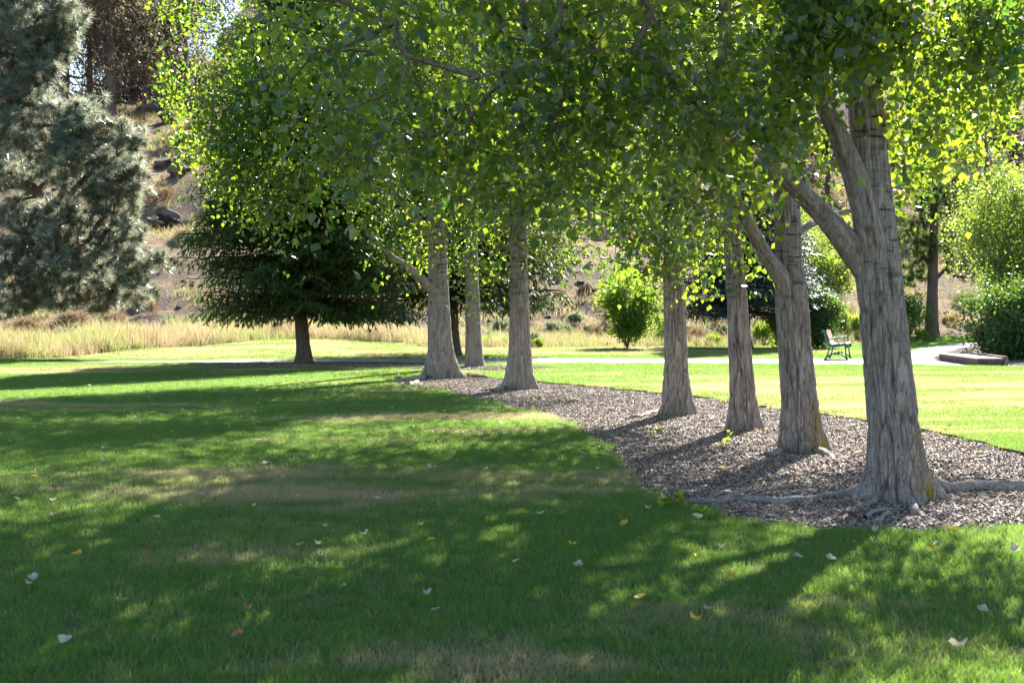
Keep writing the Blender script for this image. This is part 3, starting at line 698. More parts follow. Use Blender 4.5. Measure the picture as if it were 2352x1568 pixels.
T2 = poplar('second nearest poplar with a bare limb rising to the left', 14.7,
    [(1845, 1042, 84), (1840, 980, 88), (1833, 880, 82), (1826, 800, 78), (1818, 680, 76), (1812, 600, 64), (1808, 500, 62), (1804, 380, 58), (1800, 250, 55), (1796, 60, 50)],
    [[(1818, 700, 14.7, 40), (1795, 640, 14.6, 42), (1755, 580, 14.5, 34), (1715, 505, 14.4, 29), (1675, 440, 14.3, 26), (1640, 385, 14.2, 22), (1590, 300, 14.0, 16), (1500, 180, 13.8, 10)],
     [(1803, 360, 14.6, 34), (1740, 300, 14.4, 30), (1640, 220, 14.2, 27), (1545, 120, 14.0, 25), (1470, 0, 13.8, 20), (1430, -90, 13.7, 15)],
     [(1822, 540, 14.7, 20), (1862, 516, 14.9, 17), (1905, 494, 15.2, 14), (1975, 475, 15.6, 11), (2080, 420, 16, 7)],
     [(1806, 420, 14.7, 14), (1880, 380, 15, 9), (1990, 350, 15.4, 6)]],
    [(1500, 330, 14, 170, 150, .9), (1350, 250, 13.6, 150, 170, .8), (1650, 300, 14, 130, 170, .8), (1560, 450, 14, 90, 60, .4, .7), (1750, 200, 14.4, 110, 190, .8), (1880, 330, 16.5, 60, 100, .6, .8), (1900, 430, 17, 55, 60, .5, .7),
     (2110, 330, 16.5, 55, 110, .6, 1.3), (2150, 200, 16.5, 90, 140, .7, 1.4), (2250, 200, 17, 100, 150, .9, 1.7), (2100, 100, 16.5, 110, 130, .9, 1.7), (2120, 350, 16.5, 60, 80, .6, .8), (1150, 300, 13.4, 110, 120, .5, .7)],
    [(-.8, 0, 7.8, 2.5, 2.4, 3.6, 1150), (-2.6, -.6, 5.8, 2.2, 2.0, 1.8, 480), (-.4, .2, 11, 1.6, 1.6, 2.4, 260)],
    roots=[[(1800, 1036, .0, .06), (1770, 1048, .01, .04), (1720, 1052, -.01, .02)], [(1880, 1040, .02, .07), (1905, 1052, .0, .04), (1925, 1068, -.02, .02)]],
    nseg=150, per=.045, dens=17, seed=5, lobes=[(.1, .45, .4), (3.1, .35, .4), (4.4, .4, .5), (5.4, .3, .3)])
T3 = poplar('third nearest poplar with a slim straight trunk partly behind the second', 17.3,
    [(1711, 986, 68), (1708, 930, 62), (1703, 860, 56), (1698, 780, 52), (1692, 680, 48), (1686, 600, 46), (1680, 500, 40), (1674, 360, 36), (1668, 200, 32)],
    [[(1682, 540, 17.3, 16), (1720, 490, 17.5, 12), (1790, 450, 17.8, 8), (1840, 430, 18, 6)]],
    [(1690, 500, 17, 90, 100, .7), (1740, 545, 17, 70, 55, .4, .8), (1650, 570, 16.8, 55, 50, .35, .8), (1800, 430, 18, 60, 70, .5), (1600, 400, 17, 100, 100, .7), (1700, 350, 17.3, 150, 140, .9), (1900, 490, 19.5, 55, 60, .5, .8), (1930, 560, 19.5, 40, 45, .4, .7), (1930, 380, 19.5, 60, 90, .5)],
    UP + [(1.5, .8, 7.6, 1.8, 1.9, 2.4, 420)], roots=[[(1680, 978, .0, .05), (1655, 985, .0, .03), (1630, 990, -.02, .02)]],
    inner=[(-.9, 1.0, 4.9, 2.6, 2.0, 1.8, 600)], nseg=100, per=.055, dens=11, seed=9, lobes=[(.1, .3, .4), (3.3, .4, .4), (4.8, .3, .5)])
T4 = poplar('fourth poplar from the right with a pale root reaching left over the mulch', 19.7,
    [(1555, 956, 62), (1553, 900, 60), (1552, 820, 56), (1550, 720, 52), (1547, 640, 48), (1545, 575, 44), (1540, 480, 38), (1535, 330, 34), (1530, 180, 30)],
    [[(1548, 600, 19.7, 26), (1568, 560, 19.8, 20), (1600, 500, 20, 14), (1640, 420, 20.2, 9)]],
    [(1540, 500, 19.5, 110, 80, .8, 1.2), (1560, 570, 19.2, 90, 60, .5), (1620, 560, 19, 60, 60, .5, .8), (1560, 590, 19.2, 60, 45, .4, .8), (1510, 560, 19.2, 45, 60, .35, .8), (1475, 500, 19.2, 80, 60, .5), (1500, 400, 19.5, 130, 100, .8), (1400, 430, 19, 110, 90, .7), (1600, 620, 19.4, 35, 25, .25, .5)],
    UP, roots=[[(1530, 948, .0, .07), (1500, 952, .01, .05), (1460, 962, .01, .035), (1420, 966, -.02, .02)]],
    inner=[(-.7, .8, 5.4, 2.6, 2.0, 2.2, 900)], nseg=88, per=.05, dens=10, seed=13, lobes=[(.0, .3, .4), (3.2, .45, .4), (4.6, .3, .4)])
T5 = poplar('poplar standing alone left of the wide gap in the row', 25.9,
    [(1191, 896, 60), (1193, 850, 58), (1194, 790, 52), (1193, 700, 46), (1192, 620, 42), (1191, 550, 40), (1188, 450, 36), (1185, 300, 32), (1180, 120, 28)],
    [[(1192, 575, 25.8, 12), (1172, 568, 25.6, 9), (1150, 560, 25.4, 6)], [(1190, 520, 25.9, 20), (1240, 460, 25.6, 15), (1320, 390, 25.2, 10)]],
    [(1100, 480, 25, 110, 90, 1.), (1230, 470, 25.5, 120, 95, 1.), (1350, 500, 25, 110, 90, .9), (1395, 600, 24.6, 55, 50, .5, 1.1), (1340, 560, 24.8, 70, 50, .5, 1.), (1110, 600, 25.4, 65, 70, .6, 1.1), (1115, 655, 25.4, 45, 35, .4, .9), (1000, 560, 26, 70, 50, .5, .9), (1250, 570, 25, 60, 40, .4, .7), (1420, 560, 24.8, 45, 50, .4, .7), (1200, 300, 26, 220, 170, 1.2), (1060, 400, 25.4, 80, 110, .7), (1320, 330, 25.6, 120, 130, 1.0)],
    UP, roots=[[(1165, 892, .0, .07), (1140, 898, .02, .05), (1110, 900, .0, .04), (1080, 905, -.02, .02)]],
    inner=[(-.7, .8, 5.8, 3.3, 2.6, 2.4, 1800), (1.0, 2.4, 6.4, 2.4, 2.4, 2.6, 900)], nseg=72, per=.06, dens=8.5, seed=17, lobes=[(.1, .35, .4), (3.3, .5, .4), (4.7, .3, .4)])
T6 = poplar('farthest poplar at the pointed tip of the mulch bed with gnarled roots', 29.9,
    [(1014, 870, 72), (1013, 830, 66), (1011, 780, 58), (1008, 710, 52), (1006, 640, 48), (1004, 580, 44), (1000, 480, 40), (990, 330, 34), (980, 150, 30)],
    [[(998, 670, 29.8, 26), (972, 645, 29.6, 22), (935, 612, 29.3, 17), (900, 588, 29.1, 13), (840, 530, 28.6, 9)], [(1003, 560, 29.9, 22), (900, 440, 29, 18), (760, 330, 28, 13), (600, 230, 27.4, 9)]],
    [(490, 60, 27, 125, 150, .9, 3.0), (435, 130, 27, 70, 120, .6, 3.0), (530, 240, 27, 130, 150, .9, 3.0), (450, 290, 26.8, 50, 70, .6), (590, 470, 27, 45, 70, .5), (610, 380, 27.2, 120, 110, .8, 1.7), (520, 370, 26.8, 60, 70, .6, .8), (680, 480, 27.3, 90, 90, .8), (640, 500, 27, 50, 60, .4, .8), (780, 500, 27.8, 90, 70, .8), (860, 540, 28.2, 75, 60, .6), (720, 250, 28, 180, 190, 1.6), (900, 330, 29, 170, 180, 1.6), (960, 540, 29, 80, 60, .8, .9), (1000, 450, 29.5, 110, 110, 1.3), (760, 90, 28.5, 190, 150, 1.6), (400, 150, 27, 45, 90, .6, .7), (950, 120, 29.5, 180, 150, 1.5), (890, 590, 28.4, 40, 30, .3, .6)],
    [(.3, .2, 10.2, 2.8, 3.0, 4.0, 1200), (-2.4, -1.4, 10.2, 1.8, 2.0, 1.8, 300)], roots=[[(985, 866, .0, .10), (960, 872, .03, .08), (930, 876, .02, .06), (895, 880, .0, .04)], [(1040, 866, .0, .09), (1060, 862, .02, .06), (1100, 866, .03, .05), (1140, 872, .0, .03)], [(960, 880, .0, .05), (935, 886, .02, .05), (915, 884, -.01, .03)]],
    inner=[(.5, 1.2, 6.8, 2.7, 2.4, 2.6, 1300)], nseg=72, per=.06, dens=7.5, seed=21, lobes=[(.1, .5, .4), (3.1, .6, .4), (4.7, .4, .4)], leaf=.092, per_cluster=20, spread=.30)
T7 = poplar('pale barked tree with dark eye marks in its own mulch ring', 34.5,
    [(1090, 850, 46), (1089, 815, 42), (1087, 770, 38), (1086, 710, 36), (1084, 650, 33), (1082, 560, 30), (1078, 400, 26)],
    [], [(1060, 560, 34, 120, 90, 1.2), (1150, 500, 34, 120, 100, 1.2), (1000, 600, 33.6, 60, 50, .6, .6)],
    [(0, 0, 9, 2.2, 2.2, 4, 450)], nseg=56, per=.07, dens=6, seed=27, barkm='bark_pale', furrow=.008, group=None, name='aspen_tree', leaf=.08)

# ------------------------------------------------------------------ conifers
def spray_pts(D0, D1, L, n):
    t = np.linspace(.2, 1, n); return D0 + (D1 - D0) * t[:, None]
def kites(pos, dirs, ln, wd, tint, cross=True):
    """slender needle sprays: two crossed kites each"""
    u, v = frame(dirs); d = dirs / np.linalg.norm(dirs, axis=1, keepdims=True); Vs = []
    for a in ((u, v) if cross else (u,)):
        b0 = pos; m = pos + d * (ln * .45)[:, None]; Vs.append(np.stack([b0, m + a * (wd / 2)[:, None], pos + d * ln[:, None], m - a * (wd / 2)[:, None]], 1))
    V = np.concatenate(Vs).reshape(-1, 3); n = len(V) // 4
    return V, np.arange(n * 4).reshape(n, 4), np.repeat(np.concatenate([tint] * len(Vs)), 4)
def spruce(name, label, trunk, D, H, rad, z0, needle, base=None, droop=.25, hang=.5, dens=1., seed=0, flat=False, zr=None, cat='tree', nbr=9, prof=1.0, group=None):
    b0 = P(trunk[0][0], trunk[0][1], D) if base is None else np.array(base); b0[2] = b0[2] if base is not None else float(max(terrain(b0[0], b0[1]), 0))
    t = empty(name, b0, label, cat, group); s = FPX / D
    r0 = trunk[0][2] / s / 2
    pth = [np.array([b0[0], b0[1], b0[2] - .1, r0 * 1.15])] + [np.array([*P(a, b_, D), w2 / s / 2]) for a, b_, w2 in trunk[1:]]
    l = pth[-1]; pth.append(np.array([l[0], l[1], b0[2] + H, .02]))
    V, F, A, c, r = stem(pth, 40, .08, .012, None, .3, .2, seed, b0[2]); link('trunk', mesh_np('trunk', rel(V, t), F, True, A), M['bark_dark'], t)
    A_, B_, RA, RB = [], [], [], []; pos, dr = [], []
    z = z0
    while z < H * .97:
        f = (z - z0) / (H - z0); R_ = rad * (1 - f) ** prof * (1 if f > .08 else .88)
        for k in range(nbr):
            a = rng.uniform(0, 6.28); L = R_ * rng.uniform(.72, 1.08) ; zb = z + rng.uniform(-.05, .45) * (1 if z > z0 + .3 else .4)
            cx_ = np.interp(zb + b0[2], c[:, 2], c[:, 0]); cy_ = np.interp(zb + b0[2], c[:, 2], c[:, 1])
            n = max(4, int(L / .22)); tt = np.linspace(0, 1, n + 1); dir2 = np.array([math.cos(a), math.sin(a)])
            dz = (-droop * tt * L + .22 * droop * L * tt ** 2 * 2.2 + .1 * L * tt * (f > .6))
            pp_ = np.stack([cx_ + dir2[0] * tt * L, cy_ + dir2[1] * tt * L, b0[2] + zb + dz], -1); pp_[1:-1] += rng.normal(size=(n - 1, 3)) * .03
            A_.append(pp_[:-1]); B_.append(pp_[1:]); rr = .012 + .03 * (1 - tt) * L / 3; RA.append(rr[:-1]); RB.append(rr[1:])
            # side branchlets
            for j in range(1, n + 1):
                if tt[j] < .18: continue
                for sg in (-1, 1):
                    l2 = (.25 + .55 * (1 - abs(tt[j] - .55))) * min(1, L / 2) * rng.uniform(.5, 1.1); side = np.array([-dir2[1], dir2[0]]) * sg
                    e = np.array([dir2[0] * .6 + side[0], dir2[1] * .6 + side[1], -.25 - hang * rng.random()]); e /= np.linalg.norm(e)
                    m = max(2, int(l2 / .07 * dens)); q = pp_[j] + e * np.linspace(.05, l2, m)[:, None]; pos.append(q); dd = np.tile(e, (m, 1)) + rng.normal(size=(m, 3)) * .45
                    dd[:, 2] -= hang * rng.random(m) * (0 if flat else 1.2); dr.append(dd)
                q = pp_[j] + rng.normal(size=(3, 3)) * .05; pos.append(q); dr.append(np.tile([*dir2, -.2 - hang], (3, 1)) + rng.normal(size=(3, 3)) * .4)
        z += .27
    V, F = tubes(np.concatenate(A_), np.concatenate(B_), np.concatenate(RA), np.concatenate(RB), 5)
    link('branch_mass', mesh_np('branch_mass', rel(V, t), F, True), M['bark_dark'], t, kind='stuff')
    pos = np.concatenate(pos); dr = np.concatenate(dr); n = len(pos)
    V, F, tn = kites(pos, dr, rng.uniform(.12, .26, n), rng.uniform(.032, .05, n), np.clip(rng.normal(.4, .28, n), 0, 1), False)
    link('foliage', mesh_np('foliage', rel(V, t), F, False, {'tint': tn}), M[needle], t, kind='stuff')
    return t
spruce('spruce_tree', 'dark green spruce with a single bare trunk left of the poplars', [(700, 842, 40), (697, 800, 33), (692, 740, 30), (689, 690, 27), (690, 560, 22)], 36.6, 10.6, 3.15, 1.42, 'spruce_needle', droop=.04, hang=.55, dens=1.75, seed=3, nbr=21, prof=.5)
spruce('spruce_tree', 'olive green spruce with drooping fringed boughs behind the pale tree', [(1046, 820, 28), (1044, 770, 22), (1042, 720, 20), (1040, 600, 16)], 43, 11.5, 4.2, 1.9, 'norway_needle', droop=.16, hang=1.3, dens=1.5, seed=4, nbr=15, prof=.7)
spruce('blue_spruce', 'blue grey spruce low behind the third and fourth poplars', [(1715, 805, 24), (1715, 760, 18), (1715, 700, 16)], 52, 8.5, 3.0, 1.35, 'blue_needle', droop=.12, hang=.1, dens=1.7, seed=6, flat=True, nbr=20, prof=.8)

def tufts(pos, dirs, n, ln, wd, tint):
    """long pine needles fanned round each shoot end"""
    N = len(pos); q = rng.normal(size=(N, n, 3)); q /= np.linalg.norm(q, axis=2, keepdims=True)
    d = q + dirs[:, None] * .75; d /= np.linalg.norm(d, axis=2, keepdims=True)
    L = ln * rng.uniform(.75, 1.1, (N, n, 1)); sd_ = np.cross(d, rng.normal(size=(N, n, 3))); sd_ /= np.linalg.norm(sd_, axis=2, keepdims=True)
    b = pos[:, None] + d * .02 - dirs[:, None] * rng.uniform(0, .14, (N, n, 1)); tip = b + d * L; tip[..., 2] -= .03
    V = np.stack([b - sd_ * wd / 2, b + sd_ * wd / 2, tip], 2).reshape(-1, 3)
    return V, np.arange(len(V)).reshape(-1, 3), np.repeat(np.clip(tint[:, None] + rng.normal(size=(N, n)) * .15, 0, 1).ravel(), 3)
def pine(label, base, trunk, limbs, blobs, dens, n_need, ln, wd, needle='pine_needle', seed=0, world_blobs=(), name='pine_tree', group=None, barkm='bark_dark', deadn=0):
    t = empty(name, base, label, 'tree', group)
    V, F, A, c, r = stem(trunk, 40, .12, .02, None, .25, .3, seed, base[2]); link('trunk', mesh_np('trunk', rel(V, t), F, True, A), M[barkm], t)
    nodes = [c[::3]]; rd = [c[::3, 2] * 0]
    for L in limbs:
        lp = [np.array([*P(a, b_, DD), w2 / (FPX / DD) / 2]) for a, b_, DD, w2 in L]
        V, F, A, lc, lr = stem(lp, 16, .1, .008, None, 0, 1, seed + 3); link('limb', mesh_np('limb', rel(V, t), F, True, A), M[barkm], t)
        nodes.append(lc[::2]); rd.append(np.linalg.norm(lc[::2] - lc[0], axis=1) * .2)
    nodes = np.concatenate(nodes); rd = np.concatenate(rd); tg = [blob_points(blobs, dens, -.22, seed)] if blobs else []
    for (cx_, cy_, cz, rx, ry, rz, n) in world_blobs:
        q = rng.normal(size=(n, 3)); q /= np.linalg.norm(q, axis=1, keepdims=True); q *= rng.random(n)[:, None] ** .4; tg.append(np.array([cx_, cy_, cz]) + q * [rx, ry, rz])
    tg = np.concatenate(tg)
    pts, par, cnt, e, ends, order = grow(nodes, rd, tg, .25, .4, .05, -.05)
    rr = .007 * np.maximum(cnt[e], 1) ** .5; rp = np.where(par[e] >= len(nodes), .007 * np.maximum(cnt[np.maximum(par[e], 0)], 1) ** .5, rr * 1.2)
    V, F = tubes(pts[par[e]], pts[e], np.minimum(rp, rr * 1.6), rr, 5)
    link('branch_mass', mesh_np('branch_mass', rel(V, t), F, True), M[barkm], t, kind='stuff')
    d = pts[ends] - pts[par[ends]]; d[:, 2] += .12; d[:, :2] += rng.normal(size=(len(d), 2)) * .1; d /= np.linalg.norm(d, axis=1, keepdims=True) + 1e-9
    V, F, tn = tufts(pts[ends], d, n_need, ln, wd, np.clip(rng.normal(.48, .26, len(ends)), 0, 1))
    link('foliage', mesh_np('foliage', rel(V, t), F, False, {'tint': tn}), M[needle], t, kind='stuff')
    if deadn:
        k = rng.choice(e, int(len(ends) * deadn)); dd_ = rng.normal(size=(len(k), 3)); dd_[:, 2] -= .6; dd_ /= np.linalg.norm(dd_, axis=1, keepdims=True)
        V, F, tn = tufts(pts[k], dd_, 26, ln * .8, wd, np.clip(rng.normal(.45, .25, len(k)), 0, 1))
        link('dead_needle_mass', mesh_np('dead_needle_mass', rel(V, t), F, False, {'tint': tn}), M['dead_needle'], t, kind='stuff')
    return t
# big ponderosa at the left edge
DP = 43.
pb = np.array([-17.6, 44.5, float(terrain(-17.6, 44.5))])
pine('large long needled pine filling the left edge of the view', pb, [np.array([pb[0], pb[1], pb[2] - .1, .42]), np.array([pb[0] + .1, pb[1], 4, .36]), np.array([pb[0] - .1, pb[1], 10, .28]), np.array([pb[0], pb[1], 17, .05])],
     [[(-170, 560, 44.4, 40), (-60, 470, 44, 34), (0, 425, 43.6, 30), (60, 425, 43.3, 27), (100, 460, 43, 24), (112, 510, 42.9, 21), (140, 560, 42.8, 17), (185, 590, 42.6, 12)],
      [(-170, 300, 44.4, 34), (-60, 210, 44, 26), (10, 180, 43.6, 20), (50, 215, 43.3, 16), (80, 245, 43, 12)],
      [(-160, 640, 44.4, 22), (0, 620, 44, 15), (120, 640, 43.4, 10), (240, 620, 43, 7)],
      [(-160, 60, 44.4, 24), (0, 50, 44, 18), (90, 120, 43.6, 12), (120, 200, 43.2, 8)]],
     [(60, 60, 43, 120, 110, 1.6), (20, 150, 43.4, 70, 70, .8), (10, 30, 43.6, 80, 60, .8), (120, 110, 43.2, 60, 60, .6),  (150, 40, 42.5, 80, 50, .8, .7), (90, 190, 42.5, 70, 60, 1., .8), (30, 260, 43, 90, 80, 1.4), (130, 290, 42, 110, 70, 1.2), (240, 260, 41.5, 80, 50, .8), (300, 310, 41.4, 50, 40, .5), (200, 370, 42, 130, 80, 1.3),
      (40, 380, 43, 80, 70, 1.2, .8), (270, 420, 41.8, 80, 70, 1.), (60, 520, 42.5, 90, 70, 1.2), (180, 520, 42, 100, 70, 1.2), (290, 530, 41.8, 55, 50, .6, .8), (60, 620, 42.5, 110, 60, 1.2), (200, 620, 42, 120, 60, 1.2), (330, 610, 41.5, 75, 45, .6), (300, 670, 41.8, 50, 35, .5, .8), (0, 690, 42.5, 90, 40, .8), (110, 675, 42.5, 100, 40, .8), (215, 680, 42.2, 70, 35, .6)],
     50, 68, .30, .018, seed=31, deadn=.4, world_blobs=[(-17.5, 44.5, 13, 4, 3.5, 3.5, 500)])
b = T(2140, 769, 44); Dp = b[1]
pine('dark green pine with a bare lower trunk beyond the bench', b, [np.array([b[0], b[1], b[2] - .1, 16 / FPX * Dp]), np.array([*P(2141, 700, Dp), 13 / FPX * Dp]), np.array([*P(2143, 620, Dp), 11 / FPX * Dp]), np.array([*P(2146, 500, Dp), 9 / FPX * Dp]), np.array([*P(2150, 200, Dp), 2 / FPX * Dp])],
     [[(2142, 650, Dp, 9), (2180, 610, Dp, 7), (2230, 580, Dp, 4)], [(2143, 620, Dp, 10), (2110, 570, Dp, 8), (2080, 530, Dp, 4)]],
     [(2100, 460, Dp, 80, 70, 1.4), (2180, 460, Dp, 80, 70, 1.4), (2090, 560, Dp, 60, 60, 1.), (2170, 560, Dp, 75, 55, 1.2), (2210, 620, Dp, 45, 30, .6, .8), (2095, 640, Dp, 40, 45, .6), (2140, 620, Dp, 40, 40, .6), (2150, 350, Dp, 90, 80, 1.2)],
     24, 50, .26, .024, 'spruce_needle', seed=33)
b = T(2290, 740, 50); D2 = b[1] + 4
b = np.array([P(2290, 700, D2)[0], D2, float(terrain(P(2290, 700, D2)[0], D2))])
pine('pale sunlit pine behind the dark pine and the bright green tree', b, [np.array([*b[:2], b[2] - .1, .2]), np.array([*P(2270, 560, D2), .16]), np.array([*P(2265, 300, D2), .05])], [],
     [(2240, 400, D2, 90, 70, 1.4), (2300, 440, D2, 60, 60, 1.2), (2200, 350, D2, 60, 50, 1.)], 18, 50, .26, .024, 'sage_foliage', seed=34)

# junipers on the crest
JG = 'junipers on the hill crest at upper left'
def juniper(label, px, py, D, wpx, H, spreadx, nb, seed, dead=60):
    b = P(px, py, D); b[2] = float(terrain(b[0], b[1])); w_ = wpx / FPX * D / 2
    t = empty('juniper_tree', b, label, 'tree', JG)
    pth = [np.array([b[0], b[1], b[2] - .3, w_ * 1.3]), np.array([b[0] + .05, b[1], b[2] + H * .3, w_]), np.array([b[0] - .1, b[1], b[2] + H * .65, w_ * .7]), np.array([b[0], b[1], b[2] + H, .03])]
    V, F, A, c, r = stem(pth, 24, .25, .02, None, .3, .4, seed, b[2]); link('trunk', mesh_np('trunk', rel(V, t), F, True, A), M['bark_juniper'], t)
    q = rng.normal(size=(nb, 3)); q /= np.linalg.norm(q, axis=1, keepdims=True); q *= rng.random(nb)[:, None] ** .45
    tg = np.array([b[0], b[1], b[2] + H * .58]) + q * [spreadx, spreadx, H * .47]; tg = tg[fbm(tg * .5 + seed, 2) > -.15]
    nd = rng.normal(size=(dead, 3)); nd /= np.linalg.norm(nd, axis=1, keepdims=True); dt = np.array([b[0], b[1], b[2] + H * .33]) + nd * [spreadx * 1.1, spreadx, H * .2]
    nodes = c[::2]; allt = np.concatenate([dt, tg]); pts, par, cnt, e, ends, order = grow(nodes, nodes[:, 2] * 0, allt, .25, .5, .09, -.04)
    rr = .016 * np.maximum(cnt[e], 1) ** .5; V, F = tubes(pts[par[e]], pts[e], rr * 1.3, rr, 4)
    link('branch_mass', mesh_np('branch_mass', rel(V, t), F, True), M['bark_juniper'], t, kind='stuff')
    k = 46; pos = (tg[:, None] + rng.normal(size=(len(tg), k, 3)) * .5).reshape(-1, 3); d = rng.normal(size=(len(pos), 3)); d[:, 2] += .5; n = len(pos)
    V, F, tn = kites(pos, d, rng.uniform(.25, .45, n), rng.uniform(.10, .17, n), np.clip(rng.normal(.55, .3, n), 0, 1), False)
    link('foliage', mesh_np('foliage', rel(V, t), F, False, {'tint': tn}), M['juniper_foliage'], t, kind='stuff')
juniper('big reddish juniper with a thick dark trunk above the pine', 255, 250, 96, 19, 13, 4.6, 260, 41, 110)
juniper('slim juniper trunk left of the pair on the crest', 331, 222, 104, 8, 12, 2.6, 130, 42, 40)
juniper('stouter juniper trunk of the pair on the crest', 357, 222, 103, 11, 13, 3.2, 180, 43, 40)
juniper('juniper behind the upper edge of the bright poplar crown', 425, 228, 105, 10, 13, 3.6, 200, 44, 30)
juniper('rust coloured juniper at the far upper left', 150, 240, 104, 14, 13, 4.2, 240, 45, 60)
juniper('juniper farther back seen against the sky', 300, 205, 118, 9, 13, 4.4, 240, 46, 20)

juniper('wide grey brown juniper on the crest between pine and poplar tops', 205, 215, 108, 12, 14, 5.0, 340, 47, 60)
juniper('juniper with low boughs behind the slim pair', 385, 214, 112, 10, 13, 4.6, 340, 48, 60)
juniper('far juniper at the left end of the crest', 60, 230, 106, 12, 14, 5.0, 320, 49, 40)
for k_, (px_, D_) in enumerate([(20, 124), (110, 122), (190, 126), (270, 122), (345, 125), (410, 121)]):
    juniper('bushy juniper behind the crest, ' + ['first from the left', 'second from the left', 'third from the left', 'third from the right', 'second from the right', 'first from the right'][k_], px_, 205, D_, 9, 6.5, 3.4, 150, 80 + k_, 10)
for k_, (px_, py_, D_, lab_) in enumerate([(2300, 330, 88, 'dark juniper on the slope at the upper right edge'), (1480, 430, 84, 'juniper on the slope high in the middle gap'), (2040, 380, 86, 'juniper on the slope behind the nearest trunk'), (1900, 300, 90, 'juniper on the slope behind the forked limbs'), (2200, 250, 96, 'juniper farther up the right slope'), (1700, 250, 96, 'juniper on the slope behind the row of crowns')]):
    juniper(lab_, px_, py_, D_, 9, 6.5, 2.6, 120, 50 + k_, 30); _j = [o for o in bpy.data.objects if o.get('label') == lab_][0]; _j['group'] = 'junipers dotted over the hillside'

# ------------------------------------------------------------------ shrubs
def leafy_shrub(name, label, base, H, W, mat, leaf, nleaf, nstem, shape='round', seed=0, cat='shrub', trunk_h=.25, squash=1., stems=M['twig']):
    t = empty(name, base, label, cat); tg = []
    tg = []
    for _ in range(26 if W < 3.5 else 60):
        a_ = rng.uniform(0, 6.28); f_ = rng.random(); zc = H * (trunk_h + (1 - trunk_h) * (.12 + .78 * f_)); rr_ = W / 2 * .78 * math.sqrt(max(0, 1 - (2 * (.10 + .84 * f_) - 1) ** 2)) * rng.uniform(.45, 1.15) * (.55 + .45 * min(1, f_ * 1.8))
        m_ = nleaf // 14 // (26 if W < 3.5 else 60); g_ = rng.normal(size=(m_, 3)) * [W * .085, W * .085, H * .06]; g_[:, 2] += np.abs(g_[:, 2]) * .6 * (f_ > .6)
        tg.append(g_ + [rr_ * math.cos(a_), rr_ * math.sin(a_) * squash, zc])
    for _ in range(22):
        a_ = rng.uniform(0, 6.28); el_ = rng.uniform(-.1, 1.2); d_ = np.array([math.cos(a_) * math.cos(el_), math.sin(a_) * math.cos(el_), math.sin(el_)])
        c_ = np.array([0, 0, H * (trunk_h + (1 - trunk_h) * .52)]); q_ = c_ + d_ * [W * .42, W * .42 * squash, H * (1 - trunk_h) * .42]; s_ = rng.uniform(.10, .28) * W
        tg.append(q_ + (d_ + [0, 0, .5]) * (np.linspace(0, 1, 7) * s_)[:, None] + rng.normal(size=(7, 3)) * .02)
    tg = np.concatenate(tg)
    tg[:, :2] *= (1 + .35 * vnoise(tg * 1.3 + seed))[:, None]; tg = tg[fbm(tg * 1.4 + seed, 2) > -.22]
    a = np.arange(nstem) / nstem * 6.28 + rng.random(nstem); nodes = [np.array([0, 0, .02])]; A_, B_ = [], []
    sp = np.stack([np.cos(a) * W * .30, np.sin(a) * W * .30, np.full(nstem, H * .42)], -1)
    seg = []
    for s_ in sp:
        for u in np.linspace(.15, 1, 5): seg.append(s_ * [u ** 1.4, u ** 1.4, u] + rng.normal(size=3) * .02)
    nodes = np.array(seg); pts, par, cnt, e, ends, order = grow(nodes, nodes[:, 2] * 0, tg, .3, .2, .03, 0)
    rr = .004 * np.maximum(cnt[e], 1) ** .5
    A_ = []; B_ = []
    for i in range(nstem):
        s5 = nodes[i * 5:(i + 1) * 5]; A_ += [np.array([0, 0, 0.])] + list(s5[:-1]); B_ += list(s5)
    V, F = tubes(np.concatenate([pts[par[e]], A_]), np.concatenate([pts[e], B_]), np.concatenate([rr * 1.3, np.full(len(A_), .018)]), np.concatenate([rr, np.full(len(A_), .016)]), 5)
    link('stem_mass', mesh_np('stem_mass', V, F, True), stems, t, kind='stuff')
    k = 15; pos = (tg[:, None] + rng.normal(size=(len(tg), k, 3)) * leaf * 2.0).reshape(-1, 3); pos = pos[pos[:, 2] > .03]; n = len(pos)
    V, F, tn = place(KV, KF, pos, rotmats(n, -.2), leaf * rng.uniform(.7, 1.3, n), np.clip(rng.normal(.5, .28, n) , 0, 1))
    link('foliage', mesh_np('foliage', V, F, False, {'tint': tn}), mat, t, kind='stuff')
    return t
def at(px, py, D=None): return T(px, py)
def m_of(px, D): return px / FPX * D
b = T(1440, 803); leafy_shrub('lilac_shrub', 'bright green many stemmed shrub on the far lawn by the path', b, m_of(158, b[1]), m_of(112, b[1]), M['lilac_leaf'], .085, 11000, 18, seed=1, trunk_h=.17)
b = T(1880, 802); leafy_shrub('leafy_shrub', 'dark glossy shrub immediately left of the bench', b, m_of(122, b[1]), m_of(76, b[1]), M['dark_shrub_leaf'], .08, 9000, 9, seed=2, trunk_h=.02)
b = T(1790, 801); leafy_shrub('leafy_shrub', 'small light green shrub between the second and third poplars', b, m_of(75, b[1]), m_of(40, b[1]), M['lilac_leaf'], .075, 2600, 7, seed=3, trunk_h=.05)
b = T(1525, 792); leafy_shrub('leafy_shrub', 'knee high green sucker shrub behind the fourth poplar', b, m_of(52, b[1]), m_of(42, b[1]), M['lilac_leaf'], .075, 1500, 6, seed=4, trunk_h=.05)
b = G(2325, 826, .02); leafy_shrub('leafy_shrub', 'dense dark green shrub behind the low block at the right edge', b, 2.1, 3.1, M['dark_shrub_leaf'], .085, 18000, 12, seed=5, trunk_h=.0)
b = G(2345, 812, .02); leafy_shrub('light_green_tree', 'yellow green small tree above the dark shrub at the right edge', b, 5.6, 4.1, M['light_tree_leaf'], .085, 34000, 8, seed=6, cat='tree', trunk_h=.24)
